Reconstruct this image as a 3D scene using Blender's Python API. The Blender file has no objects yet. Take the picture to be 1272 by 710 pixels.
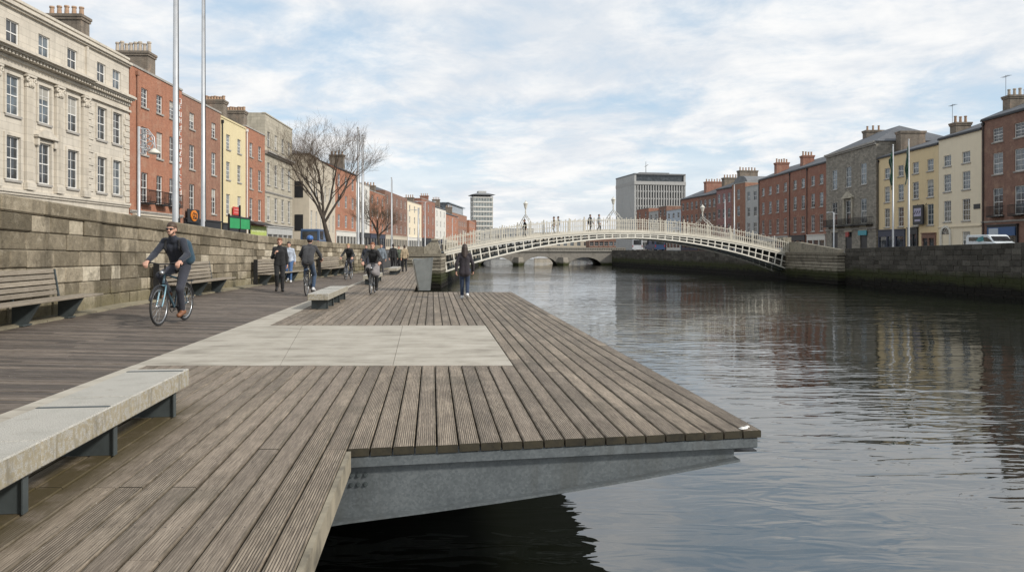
import bpy, math, random
import numpy as np
from mathutils import Vector, Matrix
random.seed(7)
R = math.radians
scene = bpy.context.scene
COL = scene.collection
H = 1.55            # eye height over the deck
F = 900.0           # focal length in photo pixels
HZ = 308.0          # horizon row of the photo
WATER = -1.95
ROAD = 1.15

# ------------------------------------------------------------------ objects
def put(o, parent=None):
    COL.objects.link(o)
    if parent is not None:
        o.parent = parent
    return o

def empty(name, loc=(0, 0, 0), rz=0.0):
    o = bpy.data.objects.new(name, None)
    o.empty_display_size = 0.2
    o.location = loc
    o.rotation_euler = (0, 0, rz)
    return put(o)

def tag(o, label=None, cat=None, group=None, kind=None):
    if label: o['label'] = label
    if cat: o['category'] = cat
    if group: o['group'] = group
    if kind: o['kind'] = kind
    return o

def kids(o):
    return [c for c in COL.objects if c.parent == o]

def copy_tree(o, parent=None):
    ch = kids(o)
    c = o.copy()
    put(c)
    c.parent = parent
    for k in ch:
        copy_tree(k, c)
    return c

class MB:
    def __init__(s):
        s.v = []; s.f = []; s.m = []; s.t = []; s.uv = []; s.hasuv = False
    def face(s, pts, m=0, t=0.5, uv=None):
        b = len(s.v)
        s.v += [tuple(p) for p in pts]
        s.f.append(tuple(range(b, b + len(pts))))
        s.m.append(m); s.t.append(t)
        if uv: s.hasuv = True
        s.uv.append(uv)
    def poly(s, vs, fs, m=0, t=0.5):
        b = len(s.v)
        s.v += [tuple(p) for p in vs]
        for f in fs:
            s.f.append(tuple(b + i for i in f)); s.m.append(m); s.t.append(t); s.uv.append(None)
    def box(s, lo, hi, m=0, t=0.5, M=None):
        x0, y0, z0 = lo; x1, y1, z1 = hi
        vs = [Vector(p) for p in ((x0,y0,z0),(x1,y0,z0),(x1,y1,z0),(x0,y1,z0),(x0,y0,z1),(x1,y0,z1),(x1,y1,z1),(x0,y1,z1))]
        fs = [(3,2,1,0),(4,5,6,7),(0,1,5,4),(1,2,6,5),(2,3,7,6),(3,0,4,7)]
        if M is not None:
            vs = [M @ p for p in vs]
            if M.determinant() < 0: fs = [f[::-1] for f in fs]
        s.poly(vs, fs, m, t)
    def bbox(s, lo, hi, b=0.01, m=0, t=0.5, M=None):
        """box with chamfered edges on every side"""
        x0,y0,z0 = lo; x1,y1,z1 = hi
        rings = []
        for (z, i) in ((z0, b), (z0 + b, 0), (z1 - b, 0), (z1, b)):
            a = i
            c = b if i == 0 else b + a * 0.6
            rings.append([(x0+a, y0+c, z),(x0+c, y0+a, z),(x1-c, y0+a, z),(x1-a, y0+c, z),(x1-a, y1-c, z),(x1-c, y1-a, z),(x0+c, y1-a, z),(x0+a, y1-c, z)])
        vs = [Vector(p) for r in rings for p in r]
        if M is not None: vs = [M @ p for p in vs]
        fs = [tuple(reversed(range(8))), tuple(range(24, 32))]
        for k in range(3):
            for i in range(8):
                j = (i + 1) % 8
                fs.append((k*8+i, k*8+j, k*8+8+j, k*8+8+i))
        if M is not None and M.determinant() < 0: fs = [f[::-1] for f in fs]
        s.poly(vs, fs, m, t)
    def prism(s, pts, z0, z1, m=0, t=0.5):
        n = len(pts)
        vs = [(p[0], p[1], z0) for p in pts] + [(p[0], p[1], z1) for p in pts]
        a = sum(pts[i][0]*pts[(i+1)%n][1] - pts[(i+1)%n][0]*pts[i][1] for i in range(n))
        fs = [tuple(range(n, 2*n)), tuple(reversed(range(n)))] + [(i, (i+1)%n, n+(i+1)%n, n+i) for i in range(n)]
        if a < 0: fs = [tuple(reversed(f)) for f in fs]
        s.poly(vs, fs, m, t)
    def extrude(s, pts3, d, m=0, t=0.5):
        """planar 3d polygon pushed along d"""
        n = len(pts3); d = Vector(d)
        P = [Vector(p) for p in pts3]
        vs = P + [p + d for p in P]
        nrm = Vector((0,0,0))
        for i in range(n): nrm += P[i].cross(P[(i+1)%n])
        fs = [tuple(range(n, 2*n)), tuple(reversed(range(n)))] + [(i, (i+1)%n, n+(i+1)%n, n+i) for i in range(n)]
        if nrm.dot(d) < 0: fs = [tuple(reversed(f)) for f in fs]
        s.poly(vs, fs, m, t)
    def tube(s, p0, p1, r0, r1=None, n=8, m=0, t=0.5, caps=True):
        s.path([p0, p1], [r0, r0 if r1 is None else r1], n, m, t, caps)
    def path(s, P, rad, n=8, m=0, t=0.5, caps=True, closed=False):
        P = [Vector(p) for p in P]
        k = len(P)
        if not isinstance(rad, (list, tuple)): rad = [rad] * k
        vs = []
        up = None
        for i in range(k):
            if closed: d = P[(i+1) % k] - P[i-1]
            else: d = P[min(i+1, k-1)] - P[max(i-1, 0)]
            if d.length < 1e-9: d = Vector((0,0,1))
            d.normalize()
            if up is None:
                up = Vector((0,0,1)) if abs(d.z) < 0.9 else Vector((1,0,0))
            a = d.cross(up)
            if a.length < 1e-6: a = d.orthogonal()
            a.normalize(); b = a.cross(d).normalized(); up = b
            for j in range(n):
                q = 2*math.pi*j/n
                vs.append(P[i] + (a*math.cos(q) + b*math.sin(q)) * rad[i])
        fs = []
        for i in range(k if closed else k-1):
            i2 = (i+1) % k
            for j in range(n):
                j2 = (j+1) % n
                fs.append((i*n+j, i2*n+j, i2*n+j2, i*n+j2)[::-1])
        if caps and not closed:
            fs.append(tuple(range(n))); fs.append(tuple(reversed(range((k-1)*n, k*n))))
        s.poly(vs, fs, m, t)
    def ring(s, c, R_, r, ax='x', n=32, k=6, m=0, t=0.5):
        P = []
        for i in range(n):
            q = 2*math.pi*i/n
            if ax == 'x': P.append((c[0], c[1]+R_*math.cos(q), c[2]+R_*math.sin(q)))
            elif ax == 'z': P.append((c[0]+R_*math.cos(q), c[1]+R_*math.sin(q), c[2]))
            else: P.append((c[0]+R_*math.cos(q), c[1], c[2]+R_*math.sin(q)))
        s.path(P, r, k, m, t, closed=True)
    def lathe(s, prof, c=(0,0,0), n=16, m=0, t=0.5):
        vs = []; k = len(prof)
        for (r, z) in prof:
            for j in range(n):
                q = 2*math.pi*j/n
                vs.append((c[0]+r*math.cos(q), c[1]+r*math.sin(q), c[2]+z))
        fs = []
        for i in range(k-1):
            for j in range(n):
                j2 = (j+1) % n
                fs.append((i*n+j, i*n+j2, (i+1)*n+j2, (i+1)*n+j))
        fs.append(tuple(reversed(range(n)))); fs.append(tuple(range((k-1)*n, k*n)))
        s.poly(vs, fs, m, t)
    def sphere(s, c, r, m=0, n=10, t=0.5):
        if not isinstance(r, (tuple, list)): r = (r, r, r)
        vs = []; fs = []
        k = n // 2
        for i in range(k+1):
            a = math.pi*i/k
            for j in range(n):
                q = 2*math.pi*j/n
                vs.append((c[0]+r[0]*math.sin(a)*math.cos(q), c[1]+r[1]*math.sin(a)*math.sin(q), c[2]-r[2]*math.cos(a)))
        for i in range(k):
            for j in range(n):
                j2 = (j+1) % n
                fs.append((i*n+j, i*n+j2, (i+1)*n+j2, (i+1)*n+j))
        s.poly(vs, fs, m, t)
    def mesh(s, name, mats, smooth=False):
        me = bpy.data.meshes.new(name)
        me.from_pydata(s.v, [], s.f)
        if not isinstance(mats, (list, tuple)): mats = [mats]
        for m in mats: me.materials.append(m)
        me.polygons.foreach_set('material_index', s.m)
        a = me.attributes.new('tint', 'FLOAT', 'FACE')
        a.data.foreach_set('value', s.t)
        if s.hasuv:
            ul = me.uv_layers.new(name='UVMap')
            flat = []
            for f, u in zip(s.f, s.uv):
                for i in range(len(f)):
                    flat += list(u[i]) if u else [0.0, 0.0]
            ul.data.foreach_set('uv', flat)
        if smooth:
            me.polygons.foreach_set('use_smooth', [True]*len(s.f))
        me.validate()
        return me
    def build(s, name, mats, parent=None, smooth=False):
        return put(bpy.data.objects.new(name, s.mesh(name, mats, smooth)), parent)

# ------------------------------------------------------------------ materials
def new_mat(name):
    m = bpy.data.materials.new(name); m.use_nodes = True
    nt = m.node_tree; nt.nodes.clear()
    out = nt.nodes.new('ShaderNodeOutputMaterial')
    b = nt.nodes.new('ShaderNodeBsdfPrincipled')
    nt.links.new(b.outputs[0], out.inputs[0])
    return m, nt, b

class G:
    """tiny node-graph helper"""
    def __init__(s, nt): s.nt = nt
    def n(s, typ, ins=None, **props):
        nd = s.nt.nodes.new(typ)
        for k, v in props.items(): setattr(nd, k, v)
        for k, v in (ins or {}).items(): s.set(nd, k, v)
        return nd
    def set(s, nd, k, v):
        sk = nd.inputs[k]
        if isinstance(v, bpy.types.NodeSocket): s.nt.links.new(v, sk)
        else:
            if hasattr(sk, 'default_value'):
                if isinstance(v, (tuple, list)) and len(v) == 3 and sk.type == 'RGBA': v = (*v, 1)
                sk.default_value = v
    def math(s, op, a, b=0.0, c=None, clamp=False):
        nd = s.n('ShaderNodeMath', {0: a, 1: b}, operation=op, use_clamp=clamp)
        if c is not None: s.set(nd, 2, c)
        return nd.outputs[0]
    def mix(s, fac, a, b, blend='MIX'):
        nd = s.n('ShaderNodeMix', data_type='RGBA', blend_type=blend)
        s.set(nd, 0, fac); s.set(nd, 6, a); s.set(nd, 7, b)
        return nd.outputs[2]
    def noise(s, vec, scale, detail=4, rough=0.55, dist=0.0):
        nd = s.n('ShaderNodeTexNoise', {'Vector': vec, 'Scale': scale, 'Detail': detail, 'Roughness': rough, 'Distortion': dist})
        return nd.outputs['Fac']
    def ramp(s, fac, stops):
        nd = s.n('ShaderNodeValToRGB', {'Fac': fac})
        e = nd.color_ramp.elements
        while len(e) < len(stops): e.new(0.5)
        for el, (p, c) in zip(e, stops):
            el.position = p
            el.color = (*c, 1) if isinstance(c, tuple) else (c, c, c, 1)
        return nd.outputs[0]
    def smooth(s, v, a, b):
        nd = s.n('ShaderNodeMapRange', {'Value': v, 'From Min': a, 'From Max': b}, interpolation_type='SMOOTHSTEP')
        return nd.outputs[0]
    def mapping(s, vec, scale=(1,1,1), loc=(0,0,0), rot=(0,0,0)):
        return s.n('ShaderNodeMapping', {'Vector': vec, 'Scale': scale, 'Location': loc, 'Rotation': rot}).outputs[0]
    def obj(s): return s.n('ShaderNodeTexCoord').outputs['Object']
    def uv(s): return s.n('ShaderNodeTexCoord').outputs['UV']
    def sep(s, v):
        nd = s.n('ShaderNodeSeparateXYZ', {0: v}); return nd.outputs
    def comb(s, x, y, z): return s.n('ShaderNodeCombineXYZ', {0: x, 1: y, 2: z}).outputs[0]
    def attr(s, name='tint'): return s.n('ShaderNodeAttribute', attribute_name=name).outputs['Fac']
    def bump(s, h, strength=0.5, dist=0.01, normal=None):
        nd = s.n('ShaderNodeBump', {'Height': h, 'Strength': strength, 'Distance': dist})
        if normal is not None: s.set(nd, 'Normal', normal)
        return nd.outputs[0]

def c3(c, k): return tuple(min(1, x*k) for x in c)

def plain(name, col, rough=0.6, metal=0.0, var=0.18, scale=6.0, bump=0.0, tint=0.0, streak=0.0, spec=0.5, coat=0.0):
    """a surface colour broken up by two sizes of noise, optional per-face tint and rain streaks"""
    m, nt, b = new_mat(name); g = G(nt)
    o = g.obj()
    n1 = g.noise(o, scale, 5, 0.6)
    n2 = g.noise(o, scale*0.17, 3, 0.5)
    f = g.math('ADD', g.math('MULTIPLY', n1, 0.6), g.math('MULTIPLY', n2, 0.4))
    c = g.ramp(f, [(0.3, c3(col, 1-var*1.6)), (0.5, col), (0.72, c3(col, 1+var))])
    if tint:
        t = g.attr()
        k = g.math('ADD', g.math('MULTIPLY', t, 2*tint), 1-tint)
        c = g.mix(1.0, c, g.comb(k, k, k), 'MULTIPLY')
    if streak:
        st = g.noise(g.mapping(o, (1.6, 1.6, 0.09)), 3.0, 4, 0.6)
        c = g.mix(g.math('MULTIPLY', g.smooth(st, 0.5, 0.75), streak), c, c3(col, 0.45))
    g.set(b, 'Base Color', c)
    g.set(b, 'Roughness', g.math('ADD', g.math('MULTIPLY', n1, 0.2), rough-0.1, clamp=True))
    g.set(b, 'Metallic', metal)
    g.set(b, 'Specular IOR Level', spec)
    if coat: g.set(b, 'Coat Weight', coat)
    if bump:
        g.set(b, 'Normal', g.bump(n1, bump, 0.01))
    return m

def brick(name, c1, c2, mortar=(0.32, 0.29, 0.26), soot=0.35, ax='xz', bw=0.225, bh=0.078):
    m, nt, b = new_mat(name); g = G(nt)
    o = g.obj(); x, y, z = g.sep(o)
    v = g.comb(g.math('ADD', x, y), z, 0.0)
    bt = g.n('ShaderNodeTexBrick', {'Vector': v, 'Scale': 1.0, 'Color1': c1, 'Color2': c2, 'Mortar': mortar, 'Brick Width': bw, 'Row Height': bh, 'Mortar Size': 0.007, 'Bias': 0.0, 'Mortar Smooth': 0.3})
    big = g.noise(o, 0.55, 4, 0.6)
    fine = g.noise(o, 3.5, 5, 0.65)
    c = g.mix(0.32, bt.outputs[0], g.ramp(fine, [(0.3, c3(c1, 0.65)), (0.7, c3(c2, 1.25))]))
    st = g.noise(g.mapping(o, (1.1, 1.1, 0.08)), 2.2, 4, 0.6)
    c = g.mix(g.math('MULTIPLY', g.smooth(g.noise(g.mapping(o, (1, 1, 1), (5, 2, 8)), 0.9, 6, 0.7), 0.5, 0.68), 0.4), c, (0.40, 0.27, 0.19))
    dirt = g.math('MULTIPLY', g.smooth(g.math('ADD', g.math('MULTIPLY', big, 0.5), g.math('MULTIPLY', st, 0.5)), 0.46, 0.68), soot)
    c = g.mix(dirt, c, c3(c1, 0.38))
    g.set(b, 'Base Color', c); g.set(b, 'Roughness', 0.88)
    g.set(b, 'Normal', g.bump(bt.outputs['Fac'], 0.4, -0.008))
    return m

def ashlar(name, col, bw=0.9, bh=0.4, soot=0.3, joint=0.5, var=0.16):
    m, nt, b = new_mat(name); g = G(nt)
    o = g.obj(); x, y, z = g.sep(o)
    v = g.comb(g.math('ADD', x, y), z, 0.0)
    bt = g.n('ShaderNodeTexBrick', {'Vector': v, 'Scale': 1.0, 'Color1': c3(col, 1-var), 'Color2': c3(col, 1+var), 'Mortar': c3(col, joint), 'Brick Width': bw, 'Row Height': bh, 'Mortar Size': 0.012, 'Bias': 0.0, 'Mortar Smooth': 0.2})
    n1 = g.noise(o, 1.3, 6, 0.65)
    st = g.noise(g.mapping(o, (1.3, 1.3, 0.07)), 2.0, 5, 0.6)
    c = g.mix(g.math('MULTIPLY', g.smooth(n1, 0.45, 0.72), soot*0.8), bt.outputs[0], c3(col, 0.5))
    c = g.mix(g.math('MULTIPLY', g.smooth(st, 0.48, 0.72), soot), c, c3(col, 0.42))
    g.set(b, 'Base Color', c); g.set(b, 'Roughness', 0.85)
    g.set(b, 'Normal', g.bump(bt.outputs['Fac'], 0.5, -0.012))
    return m

def deck_wood(name, dark, light, groove=0.5, stain=True, pitch=0.0187, tv=0.30):
    m, nt, b = new_mat(name); g = G(nt)
    uv = g.uv(); u, v, _ = g.sep(uv); t = g.attr(); o = g.obj()
    tz = g.math('MULTIPLY', t, 57.0)
    gr = g.noise(g.comb(g.math('MULTIPLY', u, 1.3), g.math('MULTIPLY', v, 42.0), tz), 1.0, 6, 0.65, 0.35)
    fi = g.noise(g.comb(g.math('MULTIPLY', u, 7.0), g.math('MULTIPLY', v, 190.0), tz), 1.0, 4, 0.6)
    pat = g.noise(g.comb(g.math('MULTIPLY', u, 1.6), g.math('MULTIPLY', v, 5.0), tz), 1.0, 5, 0.6)
    f = g.math('ADD', g.math('ADD', g.math('MULTIPLY', gr, 0.24), g.math('MULTIPLY', fi, 0.62)), g.math('MULTIPLY', pat, 0.14))
    c = g.ramp(f, [(0.38, dark), (0.51, tuple((a+b_)/2 for a, b_ in zip(dark, light))), (0.64, light)])
    patch = g.smooth(g.noise(g.mapping(o, (1, 1, 1), (3, 1, 0)), 1.9, 6, 0.65), 0.36, 0.66)
    c = g.mix(g.math('MULTIPLY', patch, 0.30), c, c3(dark, 1.15))
    k = g.math('ADD', g.math('MULTIPLY', t, tv), 1.0-tv/2)
    c = g.mix(1.0, c, g.comb(k, g.math('ADD', g.math('MULTIPLY', k, 0.97), 0.02), g.math('ADD', g.math('MULTIPLY', k, 0.9), 0.08)), 'MULTIPLY')
    sn = g.math('SINE', g.math('MULTIPLY', v, 2*math.pi/pitch))
    gv = g.smooth(sn, -0.9, -0.1)
    wear = g.smooth(g.noise(g.comb(g.math('MULTIPLY', u, 0.7), g.math('MULTIPLY', v, 3.0), tz), 1.0, 3), 0.32, 0.6)
    gs = g.math('MULTIPLY', g.math('SUBTRACT', 1.0, gv), g.math('MULTIPLY', wear, groove))
    c = g.mix(gs, c, c3(dark, 0.42))
    # dirt and algae along the board edges, screw heads in pairs
    eg = g.math('MULTIPLY', g.math('ABSOLUTE', g.math('SUBTRACT', v, 0.087)), 1/0.087)
    en = g.noise(g.comb(g.math('MULTIPLY', u, 3.0), g.math('MULTIPLY', v, 8.0), tz), 1.0, 5, 0.7)
    c = g.mix(g.math('MULTIPLY', g.smooth(g.math('ADD', eg, g.math('MULTIPLY', g.math('SUBTRACT', en, 0.5), 1.1)), 0.72, 1.1), 0.6 if groove else 0.3), c, (0.058, 0.048, 0.030))
    fu = g.math('SUBTRACT', g.math('FRACT', g.math('DIVIDE', u, 0.62)), 0.5)
    sv = g.math('SUBTRACT', g.math('ABSOLUTE', g.math('SUBTRACT', v, 0.087)), 0.052)
    sr = g.math('SQRT', g.math('ADD', g.math('POWER', g.math('MULTIPLY', fu, 0.62), 2.0), g.math('POWER', sv, 2.0)))
    if groove: c = g.mix(g.math('MULTIPLY', g.math('SUBTRACT', 1.0, g.smooth(sr, 0.004, 0.0085)), 0.85), c, (0.02, 0.017, 0.014))
    # bleached fibres and bird specks
    sp = g.smooth(g.noise(g.mapping(o, (9, 9, 9)), 4.0, 3, 0.5), 0.70, 0.73)
    c = g.mix(g.math('MULTIPLY', sp, 0.5), c, (0.42, 0.39, 0.34))
    if stain:
        dm = g.smooth(g.noise(o, 0.8, 5, 0.6), 0.53, 0.72)
        c = g.mix(g.math('MULTIPLY', dm, 0.45), c, (0.06, 0.052, 0.034))
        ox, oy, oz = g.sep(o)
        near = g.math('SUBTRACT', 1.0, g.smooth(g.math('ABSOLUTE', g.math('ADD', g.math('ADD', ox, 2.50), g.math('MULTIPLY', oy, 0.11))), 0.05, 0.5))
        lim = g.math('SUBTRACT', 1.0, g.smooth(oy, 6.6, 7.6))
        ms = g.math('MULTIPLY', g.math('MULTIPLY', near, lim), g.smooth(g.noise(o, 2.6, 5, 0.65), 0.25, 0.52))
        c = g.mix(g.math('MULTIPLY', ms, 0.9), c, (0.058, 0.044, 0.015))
    g.set(b, 'Base Color', c)
    g.set(b, 'Roughness', g.math('ADD', g.math('MULTIPLY', gr, 0.25), 0.58))
    g.set(b, 'Specular IOR Level', 0.35)
    hgt = g.math('ADD', g.math('MULTIPLY', g.math('MULTIPLY', gv, wear), groove*1.2), g.math('MULTIPLY', f, 0.9))
    g.set(b, 'Normal', g.bump(hgt, 0.9, 0.006))
    return m

def glass_mat(name, col, rough=0.06):
    m, nt, b = new_mat(name); g = G(nt)
    o = g.obj()
    n1 = g.noise(o, 1.1, 3, 0.5)
    g.set(b, 'Base Color', g.ramp(n1, [(0.35, c3(col, 0.5)), (0.65, c3(col, 1.6))]))
    g.set(b, 'Roughness', rough); g.set(b, 'IOR', 1.5); g.set(b, 'Specular IOR Level', 0.7)
    g.set(b, 'Normal', g.bump(g.noise(o, 1.7, 2), 0.06, 0.1))
    return m

M = {}
M['deck'] = deck_wood('weathered deck boards', (0.098, 0.076, 0.055), (0.405, 0.338, 0.262), 0.9)
M['deckworn'] = deck_wood('foot-worn deck boards', (0.098, 0.076, 0.056), (0.37, 0.308, 0.242), 0.3)
M['deck2'] = deck_wood('smooth walkway boards', (0.045, 0.036, 0.029), (0.20, 0.166, 0.138), 0.0, False, tv=0.75)
M['benchwood'] = deck_wood('silvered bench slats', (0.20, 0.165, 0.125), (0.46, 0.41, 0.34), 0.0, False)
M['deckend'] = plain('mossy board ends', (0.030, 0.025, 0.014), 0.9, var=0.5, scale=14, bump=0.6)
M['concrete'] = plain('pale concrete', (0.40, 0.375, 0.32), 0.85, var=0.16, scale=9, bump=0.25, tint=0.05)
M['granite'] = None
M['galv'] = None
M['steel'] = plain('dark painted steel and rib shade', (0.07, 0.083, 0.085), 0.5, 0.3, var=0.25, scale=5, bump=0.1)
M['darksteel'] = plain('blackened steel', (0.02, 0.02, 0.021), 0.55, 0.2, var=0.3)
M['pole'] = plain('pale galvanised pole', (0.46, 0.47, 0.48), 0.45, 0.35, var=0.14, scale=3, streak=0.25)
M['white'] = plain('cream white ironwork', (0.60, 0.575, 0.505), 0.5, 0.0, var=0.1, scale=2.5, streak=0.22)
M['whitebar'] = plain('white painted sash', (0.70, 0.69, 0.66), 0.5, var=0.07)
M['sill'] = plain('grey stone sill', (0.33, 0.31, 0.28), 0.85, var=0.2, scale=4)
M['glass'] = glass_mat('dark window glass', (0.035, 0.04, 0.045))
M['glassb'] = glass_mat('bluish window glass', (0.10, 0.12, 0.135))
M['blind'] = plain('pale roller blind', (0.34, 0.325, 0.29), 0.8, var=0.08)
M['slate'] = plain('slate roof', (0.095, 0.10, 0.11), 0.75, var=0.28, scale=5, bump=0.3)
M['lead'] = plain('lead flat roof', (0.16, 0.165, 0.17), 0.7, var=0.2)
M['pot'] = plain('terracotta chimney pot', (0.36, 0.24, 0.16), 0.85, var=0.25, scale=8)
M['potg'] = plain('buff chimney pot', (0.42, 0.36, 0.29), 0.85, var=0.25, scale=8)
M['stack'] = brick('sooty chimney brick', (0.13, 0.105, 0.08), (0.20, 0.165, 0.125), soot=0.55)
M['stackred'] = brick('red chimney brick', (0.24, 0.095, 0.06), (0.32, 0.14, 0.09), soot=0.4)
M['b_orange'] = brick('orange red brick', (0.305, 0.115, 0.063), (0.40, 0.17, 0.098), (0.34, 0.25, 0.19), soot=0.24)
M['b_brown'] = brick('brown brick', (0.23, 0.105, 0.065), (0.31, 0.155, 0.10), (0.28, 0.21, 0.17), soot=0.3)
M['b_red'] = brick('dark red brick', (0.22, 0.088, 0.056), (0.295, 0.135, 0.088), (0.25, 0.17, 0.14), soot=0.3)
M['b_deep'] = brick('deep brown brick', (0.165, 0.085, 0.058), (0.23, 0.125, 0.09), (0.25, 0.18, 0.15), soot=0.3)
M['b_purple'] = brick('purple red brick', (0.21, 0.09, 0.085), (0.28, 0.13, 0.12), soot=0.3)
M['a_cream'] = ashlar('cream dressed stone', (0.55, 0.50, 0.42), 1.25, 0.42, 0.30, 0.76, 0.07)
M['a_grey'] = ashlar('grey dressed stone', (0.42, 0.38, 0.30), 1.0, 0.38, 0.45, 0.6, 0.12)
M['a_rubble'] = ashlar('grey brown squared rubble', (0.25, 0.225, 0.185), 0.5, 0.22, 0.4, 0.65, 0.28)
M['r_yellow'] = plain('pale yellow render', (0.64, 0.545, 0.33), 0.85, var=0.06, scale=1.2, streak=0.2)
M['r_cream'] = plain('cream render', (0.71, 0.62, 0.465), 0.85, var=0.05, scale=1.2, streak=0.16)
M['r_buff'] = plain('buff yellow render', (0.64, 0.505, 0.30), 0.85, var=0.06, scale=1.2, streak=0.2)
M['r_beige'] = plain('beige render', (0.52, 0.46, 0.365), 0.85, var=0.07, scale=1.2, streak=0.25)
M['r_white'] = plain('off white render', (0.62, 0.60, 0.55), 0.85, var=0.07, scale=1.2, streak=0.25)
M['r_grey'] = plain('pale grey render', (0.40, 0.40, 0.385), 0.85, var=0.1, scale=1.2, streak=0.3)
M['r_blue'] = plain('pale blue grey cladding', (0.42, 0.47, 0.52), 0.6, var=0.08)
M['black'] = plain('black paint', (0.014, 0.014, 0.016), 0.45, var=0.3)
M['navy'] = plain('navy shopfront paint', (0.03, 0.035, 0.06), 0.5, var=0.2)
M['iron'] = plain('black iron', (0.015, 0.015, 0.015), 0.5, 0.3)
M['asphalt'] = plain('asphalt', (0.055, 0.055, 0.055), 0.9, var=0.25, scale=20, bump=0.2)
M['paving'] = plain('grey paving', (0.22, 0.21, 0.195), 0.9, var=0.2, scale=5)
M['earth'] = plain('river bed and ground', (0.13, 0.12, 0.10), 0.95, var=0.3)

def make_granite():
    m, nt, b = new_mat('speckled granite'); g = G(nt)
    o = g.obj()
    a = g.noise(o, 150, 2, 0.5); n2 = g.noise(o, 2.6, 5, 0.6); n3 = g.noise(o, 28, 3, 0.6)
    c = g.ramp(a, [(0.36, (0.215, 0.20, 0.172)), (0.5, (0.37, 0.352, 0.312)), (0.66, (0.47, 0.45, 0.40))])
    c = g.mix(g.math('MULTIPLY', g.smooth(n2, 0.45, 0.7), 0.45), c, (0.27, 0.26, 0.225))
    # ochre lichen on the vertical edges
    nz = g.n('ShaderNodeNewGeometry').outputs['Normal']
    side = g.smooth(g.math('ABSOLUTE', g.sep(nz)[2]), 0.7, 0.2)
    c = g.mix(g.math('MULTIPLY', g.math('MULTIPLY', side, g.smooth(n3, 0.38, 0.62)), 0.75), c, (0.27, 0.225, 0.135))
    dr = g.noise(g.mapping(o, (6, 6, 1.2)), 2.2, 5, 0.7)
    c = g.mix(g.math('MULTIPLY', g.math('MULTIPLY', side, g.smooth(dr, 0.5, 0.68)), 0.55), c, (0.12, 0.105, 0.075))
    c = g.mix(g.math('MULTIPLY', g.smooth(g.noise(o, 7.0, 6, 0.7), 0.52, 0.7), 0.35), c, (0.20, 0.185, 0.15))
    g.set(b, 'Base Color', c); g.set(b, 'Roughness', 0.72)
    g.set(b, 'Normal', g.bump(g.math('ADD', n3, a), 0.3, 0.004))
    return m
M['granite'] = make_granite()

def make_galv():
    m, nt, b = new_mat('galvanised steel'); g = G(nt)
    o = g.obj()
    vo = g.n('ShaderNodeTexVoronoi', {'Vector': o, 'Scale': 60.0}).outputs['Color']
    vx = g.sep(vo)[0]
    n1 = g.noise(o, 2.2, 5, 0.6); st = g.noise(g.mapping(o, (2.2, 2.2, 0.2)), 2.0, 4, 0.6)
    c = g.ramp(g.math('ADD', g.math('MULTIPLY', vx, 0.22), g.math('MULTIPLY', n1, 0.72)), [(0.25, (0.088, 0.099, 0.104)), (0.48, (0.125, 0.14, 0.146)), (0.75, (0.185, 0.202, 0.208))])
    c = g.mix(g.math('MULTIPLY', g.smooth(st, 0.48, 0.7), 0.6), c, (0.09, 0.095, 0.09))
    g.set(b, 'Base Color', c); g.set(b, 'Metallic', 0.35)
    g.set(b, 'Roughness', g.math('ADD', g.math('MULTIPLY', vx, 0.12), 0.46))
    g.set(b, 'Normal', g.bump(n1, 0.12, 0.02))
    return m
M['galv'] = make_galv()

def make_quay(name, cols, moss_z=None):
    """coursed granite blocks: tint picks the block's own colour; weathering, lichen, tidal weed below moss_z"""
    m, nt, b = new_mat(name); g = G(nt)
    o = g.obj(); t = g.attr()
    n1 = g.noise(o, 1.1, 6, 0.65); n2 = g.noise(o, 9, 5, 0.7); n3 = g.noise(o, 60, 3, 0.6)
    c = g.ramp(t, [(0.0, cols[0]), (0.35, cols[1]), (0.7, cols[2]), (1.0, cols[3])])
    k = g.math('ADD', g.math('MULTIPLY', n2, 1.25), 0.38)
    c = g.mix(1.0, c, g.comb(k, k, k), 'MULTIPLY')
    n4 = g.noise(o, 3.2, 6, 0.7, 0.4)
    c = g.mix(g.math('MULTIPLY', g.smooth(n4, 0.5, 0.66), 0.5), c, c3(cols[1], 0.6))
    c = g.mix(g.math('MULTIPLY', g.smooth(n4, 0.46, 0.32), 0.28), c, c3(cols[3], 1.05))
    c = g.mix(g.math('MULTIPLY', g.smooth(n1, 0.5, 0.7), 0.55), c, c3(cols[0], 0.55))
    c = g.mix(g.math('MULTIPLY', g.smooth(n3, 0.6, 0.75), 0.3), c, c3(cols[3], 1.25))
    x, y, z = g.sep(o)
    if moss_z is not None:
        zz = g.math('ADD', z, g.math('MULTIPLY', g.math('SUBTRACT', n1, 0.5), 1.2))
        c = g.mix(g.math('SUBTRACT', 1.0, g.smooth(zz, moss_z-0.35, moss_z+0.25)), c, (0.032, 0.036, 0.013))
        c = g.mix(g.math('SUBTRACT', 1.0, g.smooth(zz, moss_z-1.1, moss_z-0.5)), c, (0.009, 0.008, 0.006))
    else:
        zz = g.math('ADD', z, g.math('MULTIPLY', g.math('SUBTRACT', n1, 0.5), 1.0))
        c = g.mix(g.math('MULTIPLY', g.math('SUBTRACT', 1.0, g.smooth(zz, 0.2, 0.75)), 0.6), c, (0.13, 0.115, 0.055))
        st = g.noise(g.mapping(o, (1.2, 1.2, 0.12)), 1.8, 5, 0.6)
        c = g.mix(g.math('MULTIPLY', g.smooth(st, 0.52, 0.7), 0.5), c, c3(cols[0], 0.5))
    g.set(b, 'Base Color', c); g.set(b, 'Roughness', 0.92); g.set(b, 'Specular IOR Level', 0.25)
    g.set(b, 'Normal', g.bump(g.math('ADD', g.math('ADD', n2, g.math('MULTIPLY', n3, 0.4)), n4), 0.9, 0.035))
    return m
M['quay'] = make_quay('weathered granite blocks', [(0.105, 0.088, 0.060), (0.20, 0.168, 0.118), (0.32, 0.272, 0.198), (0.52, 0.46, 0.355)])
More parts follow.
